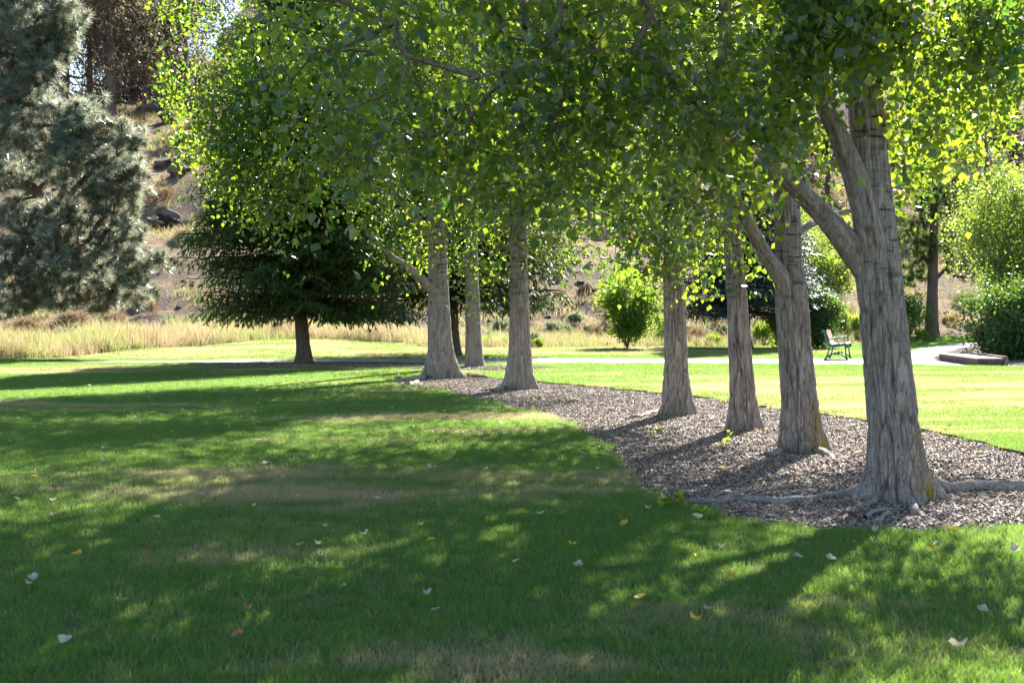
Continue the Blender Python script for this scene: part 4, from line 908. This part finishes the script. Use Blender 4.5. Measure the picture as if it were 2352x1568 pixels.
b = T(2090, 772); leafy_shrub('leafy_shrub', 'round green bush just right of the nearest trunk', b, 1.5, 1.6, M['dark_shrub_leaf'], .08, 4500, 8, seed=7, trunk_h=.0)
b = T(1905, 690); leafy_shrub('leafy_shrub', 'green brush on the sunny slope above the bench', b, 2.2, 2.8, M['light_tree_leaf'], .09, 7000, 8, seed=8, trunk_h=.0)
b = T(1870, 640); leafy_shrub('leafy_shrub', 'pale leafy brush on the slope seen between the two nearest trunks', b, 3.0, 3.2, M['light_tree_leaf'], .09, 8000, 8, seed=9, trunk_h=.0)

def brush_mesh(n, H, W, tint0, seed, wd=.012):
    r = rng; a = r.uniform(0, 6.28, n); el = np.arccos(r.random(n) ** .6 * .95)
    d = np.stack([np.sin(el) * np.cos(a), np.sin(el) * np.sin(a), np.cos(el)], -1); L = r.uniform(.45, 1, n) * (1 + .25 * vnoise(d * 2 + seed))
    pos = d * np.stack([L * W / 2 * .55, L * W / 2 * .55, L * H * .55], -1)
    q = d + r.normal(size=(n, 3)) * .3; q[:, 2] += .5
    return kites(pos, q, r.uniform(.18, .34, n) * H, r.uniform(.6, 1.4, n) * wd * 2.2, np.clip(r.normal(tint0, .25, n), 0, 1), False)
def brush_variants(tint0, wd=.014, n=900):
    out = []
    for k in range(3):
        V, F, tn = brush_mesh(n, 1., 1.35, tint0, k * 7, wd); out.append(mesh_np('foliage', V, F, False, {'tint': tn}))
    return out
sage_v, dry_v, reed_v = brush_variants(.5, .018, 1300), brush_variants(.5, .009, 900), brush_variants(.5, .016, 1300)
def brush(name, label, px, py, hpx, wpx, var, mat, group=None, k=0):
    b = T(px, py); s = b[1] / FPX; h, w2 = hpx * s, wpx * s; me = var[k % 3]
    if not me.materials: me.materials.append(mat)
    o = link(name, me, mat, None, b); o.scale = (w2 / 1.2, w2 / 1.2, h / .95); o.rotation_euler[2] = rng.uniform(0, 6.28)
    tag(o, label, 'shrub', group)
SG = 'grey green sagebrush on the lower slope'
for k, (px, py, h, w2, lab) in enumerate([
    (1275, 782, 62, 78, 'round grey green sagebrush right of the lone poplar'), (1120, 790, 50, 75, 'low sagebrush right of the pale trunk'), (1150, 765, 45, 60, 'sagebrush between the pale trunk and the lone poplar'),
    (1062, 792, 46, 46, 'sagebrush peeking between the two mid trunks'), (1228, 798, 48, 46, 'small sagebrush at the right side of the lone poplar foot'),
    (1440, 662, 58, 72, 'sagebrush clump on rocks high above the bright shrub'), (1398, 690, 35, 45, 'small sagebrush left of the clump on the rocks'), (1500, 742, 70, 56, 'tall sagebrush behind the bright shrub'),
    (1492, 668, 34, 50, 'sagebrush on the slope left of the fourth trunk'), (1910, 620, 34, 50, 'small sagebrush on the tan slope behind the fork'),
    (390, 760, 46, 60, 'sagebrush in the grass below the pine tip'), (1320, 745, 40, 55, 'grey sagebrush low on the slope left of the bright shrub'), (350, 690, 44, 60, 'sagebrush on the slope between pine and spruce')]):
    brush('sagebrush', lab, px, py, h, w2, sage_v, M['sage_foliage'], SG, k)
_r = random.Random(11)
for k, px in enumerate([150, 210, 345, 450, 520, 800, 870, 940, 980, 1180, 1300, 1350, 1540, 1580, 1630, 1660, 1740]):
    py = float(np.interp(px, [0, 300, 620, 900, 1000, 1300, 1900], [800, 780, 758, 770, 786, 784, 784])) - _r.uniform(0, 18)
    brush('sagebrush', 'x', px, py, _r.uniform(28, 46), _r.uniform(36, 60), sage_v, M['sage_foliage'], 'small sagebrush in the golden grass band', k)
    o = [q for q in COL.objects if q.get('label') == 'x'][0]; o['label'] = 'small sagebrush growing in the golden grass ' + ('left of the spruce trunk' if px < 690 else 'right of the spruce trunk' if px < 1000 else 'around the lone poplar' if px < 1400 else 'behind the four right trunks')
DG = 'dry brown brush on the slope'
for k, (px, py, h, w2, lab) in enumerate([
    (1368, 790, 70, 60, 'dry twiggy grey bush left of the bright shrub'), (1330, 790, 50, 60, 'tan dry bush at the foot of the slope'), (1400, 745, 50, 60, 'brown dry bush behind the bright shrub'), (170, 745, 50, 120, 'rust brown brush under the pine'),
    (260, 745, 44, 100, 'straw coloured brush under the pine tip'), (380, 470, 60, 70, 'tall dry brush beside the dark ledge'), (345, 465, 50, 60, 'dry brush below the upper rocks'), (400, 330, 40, 60, 'dry brush between the upper outcrops'),
    (60, 755, 40, 110, 'reddish dead brush at the left edge'), (1600, 780, 44, 80, 'dry brush between the fourth and third trunks'), (1650, 760, 40, 60, 'brown brush below the blue spruce'), (1460, 570, 50, 70, 'dry brush high on the slope in the gap'),
    (1440, 520, 50, 70, 'dark dry brush near the top of the gap'), (420, 560, 44, 60, 'dry brush left of the spruce'), (370, 610, 44, 60, 'tan brush between pine and spruce'), (1560, 740, 40, 60, 'dry brush behind the fourth trunk'),
    (2180, 742, 26, 60, 'dry brush right of the dark pine'), (2230, 752, 20, 50, 'low dry brush by the curving path'), (1945, 650, 26, 40, 'dry brush on the tan slope'), (900, 740, 30, 60, 'dry brush behind the spruce trunk'), (800, 730, 30, 60, 'dry brush among rocks right of the spruce trunk')]):
    brush('dry_bush', lab, px, py, h, w2, dry_v, M['dry_brush'], DG, k)
k = 0; _r = random.Random(5)
while k < 60:
    px, py = _r.uniform(240, 2352), _r.uniform(150, 735)
    if 440 < px < 1230 and py < 600: continue
    q = T(px, py, 50)
    if q[1] > 112 or q[1] < float(lawn_end(q[0])) + 2.5: continue
    hh = _r.uniform(.5, 1.3); sg_ = _r.random() < .35; me = (sage_v if sg_ else dry_v)[k % 3]; o = link('sagebrush' if sg_ else 'dry_bush', me, M['sage_foliage'] if sg_ else M['dry_brush'], None, q); o.scale = (hh * 1.1, hh * 1.1, hh); o.rotation_euler[2] = _r.uniform(0, 6.28)
    tag(o, 'small grey green brush dotted over the upper hillside' if sg_ else 'small brown brush dotted over the upper hillside', 'shrub', 'low brush dotted over the hillside'); k += 1
RG = 'bright green reedy clumps near the bench'
for k, (px, py, h, w2, lab) in enumerate([(1925, 770, 90, 80, 'bright yellow green reed clump behind the bench'), (1960, 768, 60, 60, 'reed clump between the bench and the nearest trunk'), (1750, 790, 70, 70, 'yellow green reeds right of the third trunk'), (1640, 795, 40, 60, 'short green reeds left of the third trunk'),
    (2115, 778, 30, 46, 'low green clump at the pine foot'), (1235, 800, 34, 40, 'vivid green clump beside the lone poplar'), (1780, 770, 80, 60, 'taller reeds left of the second trunk'), (2085, 740, 50, 50, 'reed clump on the slope right of the nearest trunk')]):
    brush('reed_clump', lab, px, py, h, w2, reed_v, M['reed_foliage'], RG, k)

# ------------------------------------------------------------------ rocks
rk = [rock_mesh(70 + k, 3, .72) for k in range(6)]
RKG = 'dark basalt boulders on the slope'
rocks = [(345, 262, 46, 'large dark boulder at the crest between pine and poplar'), (395, 285, 50, 'dark boulder right of the large crest boulder'), (370, 250, 34, 'boulder behind the two crest boulders'), (415, 330, 30, 'boulder just under the crest outcrop'),
         (375, 385, 40, 'purple grey boulder in the middle of the left gap'), (415, 400, 46, 'broad boulder beside the poplar crown edge'), (440, 375, 36, 'boulder partly hidden by bright poplar leaves'), (395, 510, 44, 'dark ledge block above the spruce'), (350, 520, 40, 'dark ledge block left of the spruce top'), (430, 525, 30, 'ledge block touching the spruce outline'),
         (785, 738, 34, 'grey rock right of the spruce trunk'), (838, 742, 44, 'brown boulder right of the spruce trunk'), (760, 722, 24, 'small rock behind the spruce trunk'), (880, 725, 24, 'small rock under the spruce boughs'),
         (1350, 672, 42, 'long slab of rock left of the bright shrub'), (1310, 700, 36, 'lower rock slab at the ledge end'), (1390, 660, 34, 'rock above the bright shrub'), (1430, 618, 44, 'rock outcrop behind the hanging poplar leaves'), (1480, 625, 40, 'rock outcrop left of the fourth trunk top'), (1460, 590, 36, 'dark outcrop high in the middle gap'),
         (1915, 655, 26, 'reddish rock on the tan slope'), (1945, 662, 24, 'second rock on the tan slope'), (1935, 628, 16, 'small square rock on the tan slope'), (2172, 722, 16, 'small boulder right of the pine trunk'), (2192, 726, 17, 'small boulder farther right of the pine trunk'), (2320, 380, 60, 'dark outcrop at the upper right edge'), (2345, 440, 50, 'lower dark outcrop at the right edge'), (1585, 770, 24, 'rock behind the fourth trunk'), (330, 745, 22, 'dark rock in grass under the pine')]
for k, (px, py, wpx, lab) in enumerate(rocks):
    b = T(px, py); s = b[1] / FPX * wpx / (1.5 if px > 450 else 1.05); o = link('boulder', rk[k % 6], M['rock'], None, b + [0, 0, s * .15])
    o.scale = (s * rng.uniform(.9, 1.25), s, s * rng.uniform(.75, 1.05)); o.rotation_euler = (rng.normal() * .2, rng.normal() * .2, rng.uniform(0, 6.28)); tag(o, lab, 'rock', RKG)

# ------------------------------------------------------------------ bench
def iron():
    b = NB('green_cast_iron'); n = b.noise(b.coord(), 40, 3); return b.done(b.bsdf(b.mix(n, (.012, .075, .065), (.02, .12, .10)), .35, .5, n, .001))
def slatm():
    b = NB('bench_wood'); n = b.noise(b.mapping(b.coord(), (8, 1, 8)), 9, 5); return b.done(b.bsdf(b.mix(n, (.38, .24, .17), (.56, .42, .33)), .6, .3, n, .002))
M['iron'] = iron(); M['slat'] = slatm()
bp = G(1893, 826.5, .034)
bench = empty('park_bench', (bp[0], bp[1], .034), 'green cast iron bench with wooden slats beside the path', 'bench')
fd = np.array([.955, -.296, 0]); bd = np.array([.296, .955, 0])      # facing, length
def BP(pts): return [((x - 850) / 1000., (1422 - y) / 1000.) for x, y in pts]
def bar(path, r, ry, off, n=10):
    """profile bar in the side plane: r half thickness in plane, ry half width along the bench"""
    C = catmull([(u, z, 0) for u, z in path], .02)[:, :2]; d = np.gradient(C, axis=0); d /= np.linalg.norm(d, axis=1, keepdims=True); nn = np.stack([-d[:, 1], d[:, 0]], -1)
    rr = np.interp(np.linspace(0, 1, len(C)), np.linspace(0, 1, len(r)), r) if isinstance(r, (list, tuple)) else np.full(len(C), r)
    th = np.arange(n) * 2 * math.pi / n; V = []
    for i in range(len(C)):
        for a in th:
            q = C[i] + nn[i] * rr[i] * math.cos(a); l = off + ry * max(-.8, min(.8, math.sin(a))) / .8
            V.append(fd * q[0] + bd * l + np.array([0, 0, q[1]]))
    V = np.array(V); m = len(C); F = []
    for i in range(m - 1):
        for j in range(n): F.append([i * n + j, i * n + (j + 1) % n, (i + 1) * n + (j + 1) % n, (i + 1) * n + j])
    for s0 in (0, (m - 1) * n):
        for j in range(1, n - 1, 2): F.append([s0, s0 + j, s0 + j + 1, s0 + min(j + 2, n - 1)]) if j + 2 < n else None
    return V, np.array(F)
def joinp(L):
    o = 0; V, F = [], []
    for v, f in L: V.append(v); F.append(f + o); o += len(v)
    return np.concatenate(V), np.concatenate(F)
def disc(c, r, off, ry):
    V = []; F = []; n = 16
    for s_ in (-1, 1):
        for k in range(n):
            a = k * 2 * math.pi / n; V.append(fd * (c[0] + r * math.cos(a)) + bd * (off + s_ * ry) + np.array([0, 0, c[1] + r * math.sin(a)]))
    F = [[k, (k + 1) % n, n + (k + 1) % n, n + k] for k in range(n)]
    for s0 in (0, n):
        for k in range(1, n - 2, 2): F.append([s0, s0 + k, s0 + k + 1, s0 + k + 2])
    return np.array(V), np.array(F)
BL = 1.35
for off in (0., BL):
    V, F = joinp([bar(BP([(815, 625), (862, 680), (895, 800), (935, 930), (990, 1008), (1080, 1035), (1240, 1020), (1400, 995), (1470, 1020)]), [.03, .03, .036, .036, .036, .03, .026, .034], .03, off), disc(BP([(815, 632)])[0], .05, off, .03), disc(BP([(1462, 1032)])[0], .052, off, .03)])
    fr = link('end_frame', mesh_np('end_frame', V, F, True), M['iron'], bench)
    for pth in ([(985, 1025), (972, 1150), (935, 1290), (895, 1380), (860, 1422)], [(1425, 1040), (1436, 1200), (1455, 1330), (1485, 1422)]):
        V, F = bar(BP(pth), [.022, .018, .022, .034], .022, off); link('leg', mesh_np('leg', V, F, True), M['iron'], bench)
    V, F = bar(BP([(935, 760), (975, 815), (1040, 828), (1200, 808), (1350, 792), (1400, 835), (1412, 920), (1380, 985)]), [.012, .016, .018, .018, .018, .014, .012], .028, off); link('armrest', mesh_np('armrest', V, F, True), M['iron'], bench)
    V, F = joinp([bar(BP([(885, 1395), (950, 1318), (1040, 1262), (1180, 1252), (1300, 1262), (1400, 1325), (1462, 1400)]), .013, .016, off), disc(BP([(1150, 1245)])[0], .033, off, .016), disc(BP([(1235, 1245)])[0], .033, off, .016), bar(BP([(1205, 1000), (1232, 940), (1268, 970), (1320, 990)]), .014, .018, off)])
    link('scroll_brace', mesh_np('scroll_brace', V, F, True), M['iron'], bench)
def slat(u0, z0, u1, z1, th=.02):
    d = np.array([u1 - u0, z1 - z0]); d /= np.linalg.norm(d); n = np.array([d[1], -d[0]]) * -th; V = []
    for l in (.0, BL):
        for (u, z) in ((u0, z0), (u1, z1), (u1 + n[0], z1 + n[1]), (u0 + n[0], z0 + n[1])): V.append(fd * u + bd * l + np.array([0, 0, z]))
    F = [[0, 1, 2, 3], [7, 6, 5, 4], [0, 4, 5, 1], [1, 5, 6, 2], [2, 6, 7, 3], [3, 7, 4, 0]]
    link('slat', mesh_np('slat', np.array(V), np.array(F)), M['slat'], bench)
bk = catmull([(u, z, 0) for u, z in BP([(878, 600), (905, 700), (950, 830), (985, 930), (1040, 990)])], .01)[:, :2]
L = len(bk)
for k in range(6):
    i0 = int(L * k / 6); i1 = min(L - 1, int(L * (k + .88) / 6)); slat(bk[i0][0] + .012, bk[i0][1], bk[i1][0] + .012, bk[i1][1])
st_ = catmull([(u, z, 0) for u, z in BP([(1080, 995), (1200, 990), (1320, 978), (1420, 962), (1490, 985)])], .01)[:, :2]; L = len(st_)
for k in range(5):
    i0 = int(L * k / 5); i1 = min(L - 1, int(L * (k + .88) / 5)); slat(st_[i0][0], st_[i0][1], st_[i1][0], st_[i1][1])

# ------------------------------------------------------------------ low timber and stone block on the right
def boxm(x0, x1, y0, y1, z0, z1, bev=.012):
    bm = bmesh.new(); bmesh.ops.create_cube(bm, size=1)
    for v in bm.verts: v.co = Vector(((x0 + x1) / 2 + v.co.x * (x1 - x0), (y0 + y1) / 2 + v.co.y * (y1 - y0), (z0 + z1) / 2 + v.co.z * (z1 - z0)))
    bmesh.ops.bevel(bm, geom=bm.edges[:], offset=bev, segments=1, affect='EDGES'); me = bpy.data.meshes.new('block'); bm.to_mesh(me); bm.free(); return me
M['block_top'] = simple('weathered_top_board', (.34, .27, .24), (.46, .38, .35), 12); M['block_side'] = simple('dark_timber', (.09, .065, .06), (.17, .12, .11), 12)
bb = G(2246, 841.5, .034)
blk = empty('low_timber_block', (bb[0], bb[1], .02), 'low reddish grey timber block lying beside the small mulch bed', 'planter'); blk.rotation_euler[2] = R(-3)
for i in range(2):
    link('timber', boxm(0, .62, .0, 3.9, .004 + i * .092, .09 + i * .092), M['block_side'], blk)
for i in range(3): link('top_board', boxm(-.02 + i * .22, .19 + i * .22, -.03, 3.93, .188, .222), M['block_top'], blk)
link('end_post', boxm(.625, .73, -.04, 3.95, 0, .27), M['block_side'], blk)

# ------------------------------------------------------------------ fallen leaves: each a thing of its own
def fl_mat(name, c1, c2):
    b = NB(name); n = b.noise(b.coord(), 4, 4); return b.leafy(b.mix(b.maprange(n, .35, .65), c1, c2), c2, .25, .55, .3)
FM = {'pale': fl_mat('pale_fallen_leaf', (.42, .35, .24), (.62, .56, .43)), 'yellow': fl_mat('yellow_fallen_leaf', (.62, .36, .02), (.75, .55, .06)), 'brown': fl_mat('brown_fallen_leaf', (.30, .13, .06), (.45, .24, .14))}
fl_mesh = {}
for c in FM:
    fl_mesh[c] = []
    for q in range(4):
        an_ = np.linspace(0, 2 * math.pi, 12, endpoint=False); rr_ = 1 + .10 * np.cos(3 * an_ + q) + .06 * np.sin(5 * an_ + 2 * q)
        W = np.stack([.40 * np.cos(an_) * rr_ * (1 - .25 * np.sin(an_)), .5 * np.sin(an_) * rr_ + .06 * (np.sin(an_) > .95), 0 * an_], -1); W = np.concatenate([W, W * [.5, .5, 1] , [[0, 0, 0]]]); curl = .35 + .3 * q; W[:, 2] = .10 + curl * (W[:, 0] ** 2) * 2.2 + .5 * curl * W[:, 1] ** 2 + .07 * np.sin(W[:, 1] * 7 + q * 2) * (.4 + W[:, 0])
        i_ = np.arange(12); j_ = (i_ + 1) % 12; me = mesh_np('fallen_leaf', W, [np.stack([i_, j_, j_ + 12, i_ + 12], -1), np.stack([i_ + 12, j_ + 12, 24 + 0 * i_], -1)], True); me.materials.append(FM[c]); fl_mesh[c].append(me)
FLG = 'fallen leaves scattered over the lawn and the mulch'
def fallen(px, py, c, size, label, z=None):
    g = G(px, py, .085); 
    on_bed = bool(inside(np.array([g[0]]), np.array([g[1]]), BED)[0])
    g = G(px, py, .03 if on_bed else .085)
    if z is not None: g[2] = z
    o = bpy.data.objects.new('fallen_leaf', random.choice(fl_mesh[c])); COL.objects.link(o); o.location = g
    o.rotation_euler = (random.uniform(-.35, .35), random.uniform(-.35, .35), random.uniform(0, 6.28)); o.scale = (size * .85 * random.uniform(.75, 1.1), size * .95, size * .95); tag(o, label, 'leaf', FLG)
named = [(78, 1330, 'pale', .085, 'large pale leaf on the shaded grass at the far left of the foreground'), (145, 1472, 'pale', .11, 'long pale leaf lying closest to the lower left corner'), (977, 1368, 'pale', .08, 'upper of two cream leaves right of the bright sun patch'), (1003, 1402, 'pale', .085, 'lower of two cream leaves right of the bright sun patch'),
    (565, 1403, 'brown', .07, 'pinkish brown leaf left of the bright sun patch'), (547, 1462, 'brown', .06, 'small brown leaf near the bottom edge left of centre'), (788, 1347, 'pale', .05, 'small cream leaf standing on edge above the bright sun patch'), (1240, 1182, 'pale', .12, 'crumpled white leaf on shaded grass left of the mulch corner'), (1433, 1207, 'yellow', .09, 'bright yellow leaf just left of the mulch edge'),
    (1316, 1252, 'yellow', .08, 'yellow leaf with pale tip below the crumpled white leaf'), (1600, 1277, 'yellow', .06, 'small yellow leaf below the mulch edge'), (1658, 1260, 'pale', .07, 'cream leaf below the mulch corner'), (1472, 1372, 'yellow', .08, 'thin yellow leaf in the middle foreground'), (1600, 1427, 'yellow', .09, 'long thin yellow leaf near the bottom centre right'),
    (2196, 1487, 'pale', .10, 'white boat shaped leaf at the lower right'), (2258, 1406, 'pale', .07, 'cream leaf near the right edge of the foreground'), (2136, 1258, 'yellow', .08, 'golden leaf in sun on grass below the nearest trunk'), (2332, 1266, 'pale', .1, 'bright white leaf at the right edge below the mulch'), (2196, 1210, 'pale', .09, 'white leaf on mulch right of the nearest trunk shadow'), (1486, 1170, 'pale', .07, 'white leaf at the mulch corner'),
    (1600, 1190, 'pale', .08, 'white leaf beside the green sprout'), (1125, 856, 'yellow', .1, 'yellow leaf on grass between the mid trunks'), (120, 1150, 'pale', .07, 'white leaf in the left middle lawn'), (868, 1145, 'pale', .06, 'white leaf in the centre of the dry lawn patch'), (905, 1102, 'brown', .06, 'orange leaf in the sunny streak'), (2078, 1500, 'brown', .04, 'tiny brown leaf at the lower right'),
    (583, 1160, 'yellow', .05, 'yellow leaf left of centre in the dry patch'), (2105, 1040, 'yellow', .09, 'yellow orange leaf at the back edge of the mulch')]
for px, py, c, s_, lab in named: fallen(px, py, c, s_ * (.9 if py > 1150 else 1.1), lab)
cnt_fl = 0
while cnt_fl < 230:
    D_ = random.uniform(6.5, 33) if random.random() < .8 else random.uniform(8, 20)
    py = HZ + 1.415 * FPX / D_; px = random.uniform(0, 2352)
    if py > 1565: continue
    g = G(px, py, .085); onb = bool(inside(np.array([g[0]]), np.array([g[1]]), BED)[0])
    u = random.random(); c = 'pale' if u < .62 else ('brown' if u < .85 else 'yellow')
    if px > 1100 and py > 1240 and random.random() < .5: continue
    where = 'on the bark mulch' if onb else ('on the sunny lawn behind the bed' if px > 1200 and py < 1000 else 'on the shaded lawn')
    fallen(px, py, c, random.uniform(.04, .07), f'small {c} fallen leaf {where}'); cnt_fl += 1

# ------------------------------------------------------------------ sprouts in the mulch
def sprout(px, py, h, n, lab, lf=.05):
    g = G(px, py, 0.); t = empty('poplar_sprout', g, lab, 'plant', 'green suckers growing in the mulch')
    a = np.array([[0, 0, 0], [.01, 0, h * .5], [.02, .01, h]]); V, F = tubes(a[:-1], a[1:], [.003, .003], [.003, .002], 5); link('stem', mesh_np('stem', V, F, True), M['twig'], t)
    for k in range(n):
        o = bpy.data.objects.new('leaf', leaf_objs_mesh[rng.integers(2, 6)]); COL.objects.link(o); o.parent = t
        f = (k + 1) / n; o.location = (.02 * f + rng.normal() * h * .18, rng.normal() * h * .18, h * f); o.rotation_euler = (rng.normal() * .7, rng.normal() * .7, rng.uniform(0, 6.28)); o.scale = (lf * rng.uniform(.8, 1.4),) * 3
sprout(1548, 1180, .16, 12, 'leafy green sucker at the front corner of the mulch', .075); sprout(1522, 1178, .12, 8, 'left twin of the suckers at the mulch corner', .07); sprout(1605, 1196, .09, 6, 'low sucker on the grass edge right of the leafy one', .06)
sprout(1670, 1032, .12, 6, 'thin sucker in mulch below the third trunk', .05); sprout(1672, 1012, .10, 5, 'thin sucker just above the one below the third trunk', .05); sprout(1520, 958, .14, 6, 'sucker at the foot of the fourth trunk', .055)
sprout(1506, 1000, .08, 5, 'sucker below the pale root of the fourth trunk', .05); sprout(1738, 978, .10, 6, 'sucker against the foot of the third trunk', .055); sprout(1990, 1142, .06, 4, 'tiny sucker left of the nearest trunk foot', .04); sprout(2130, 1146, .05, 5, 'tiny sucker right of the nearest trunk foot', .04)
sprout(1595, 1030, .05, 4, 'tiny sucker in the middle of the mulch', .04)
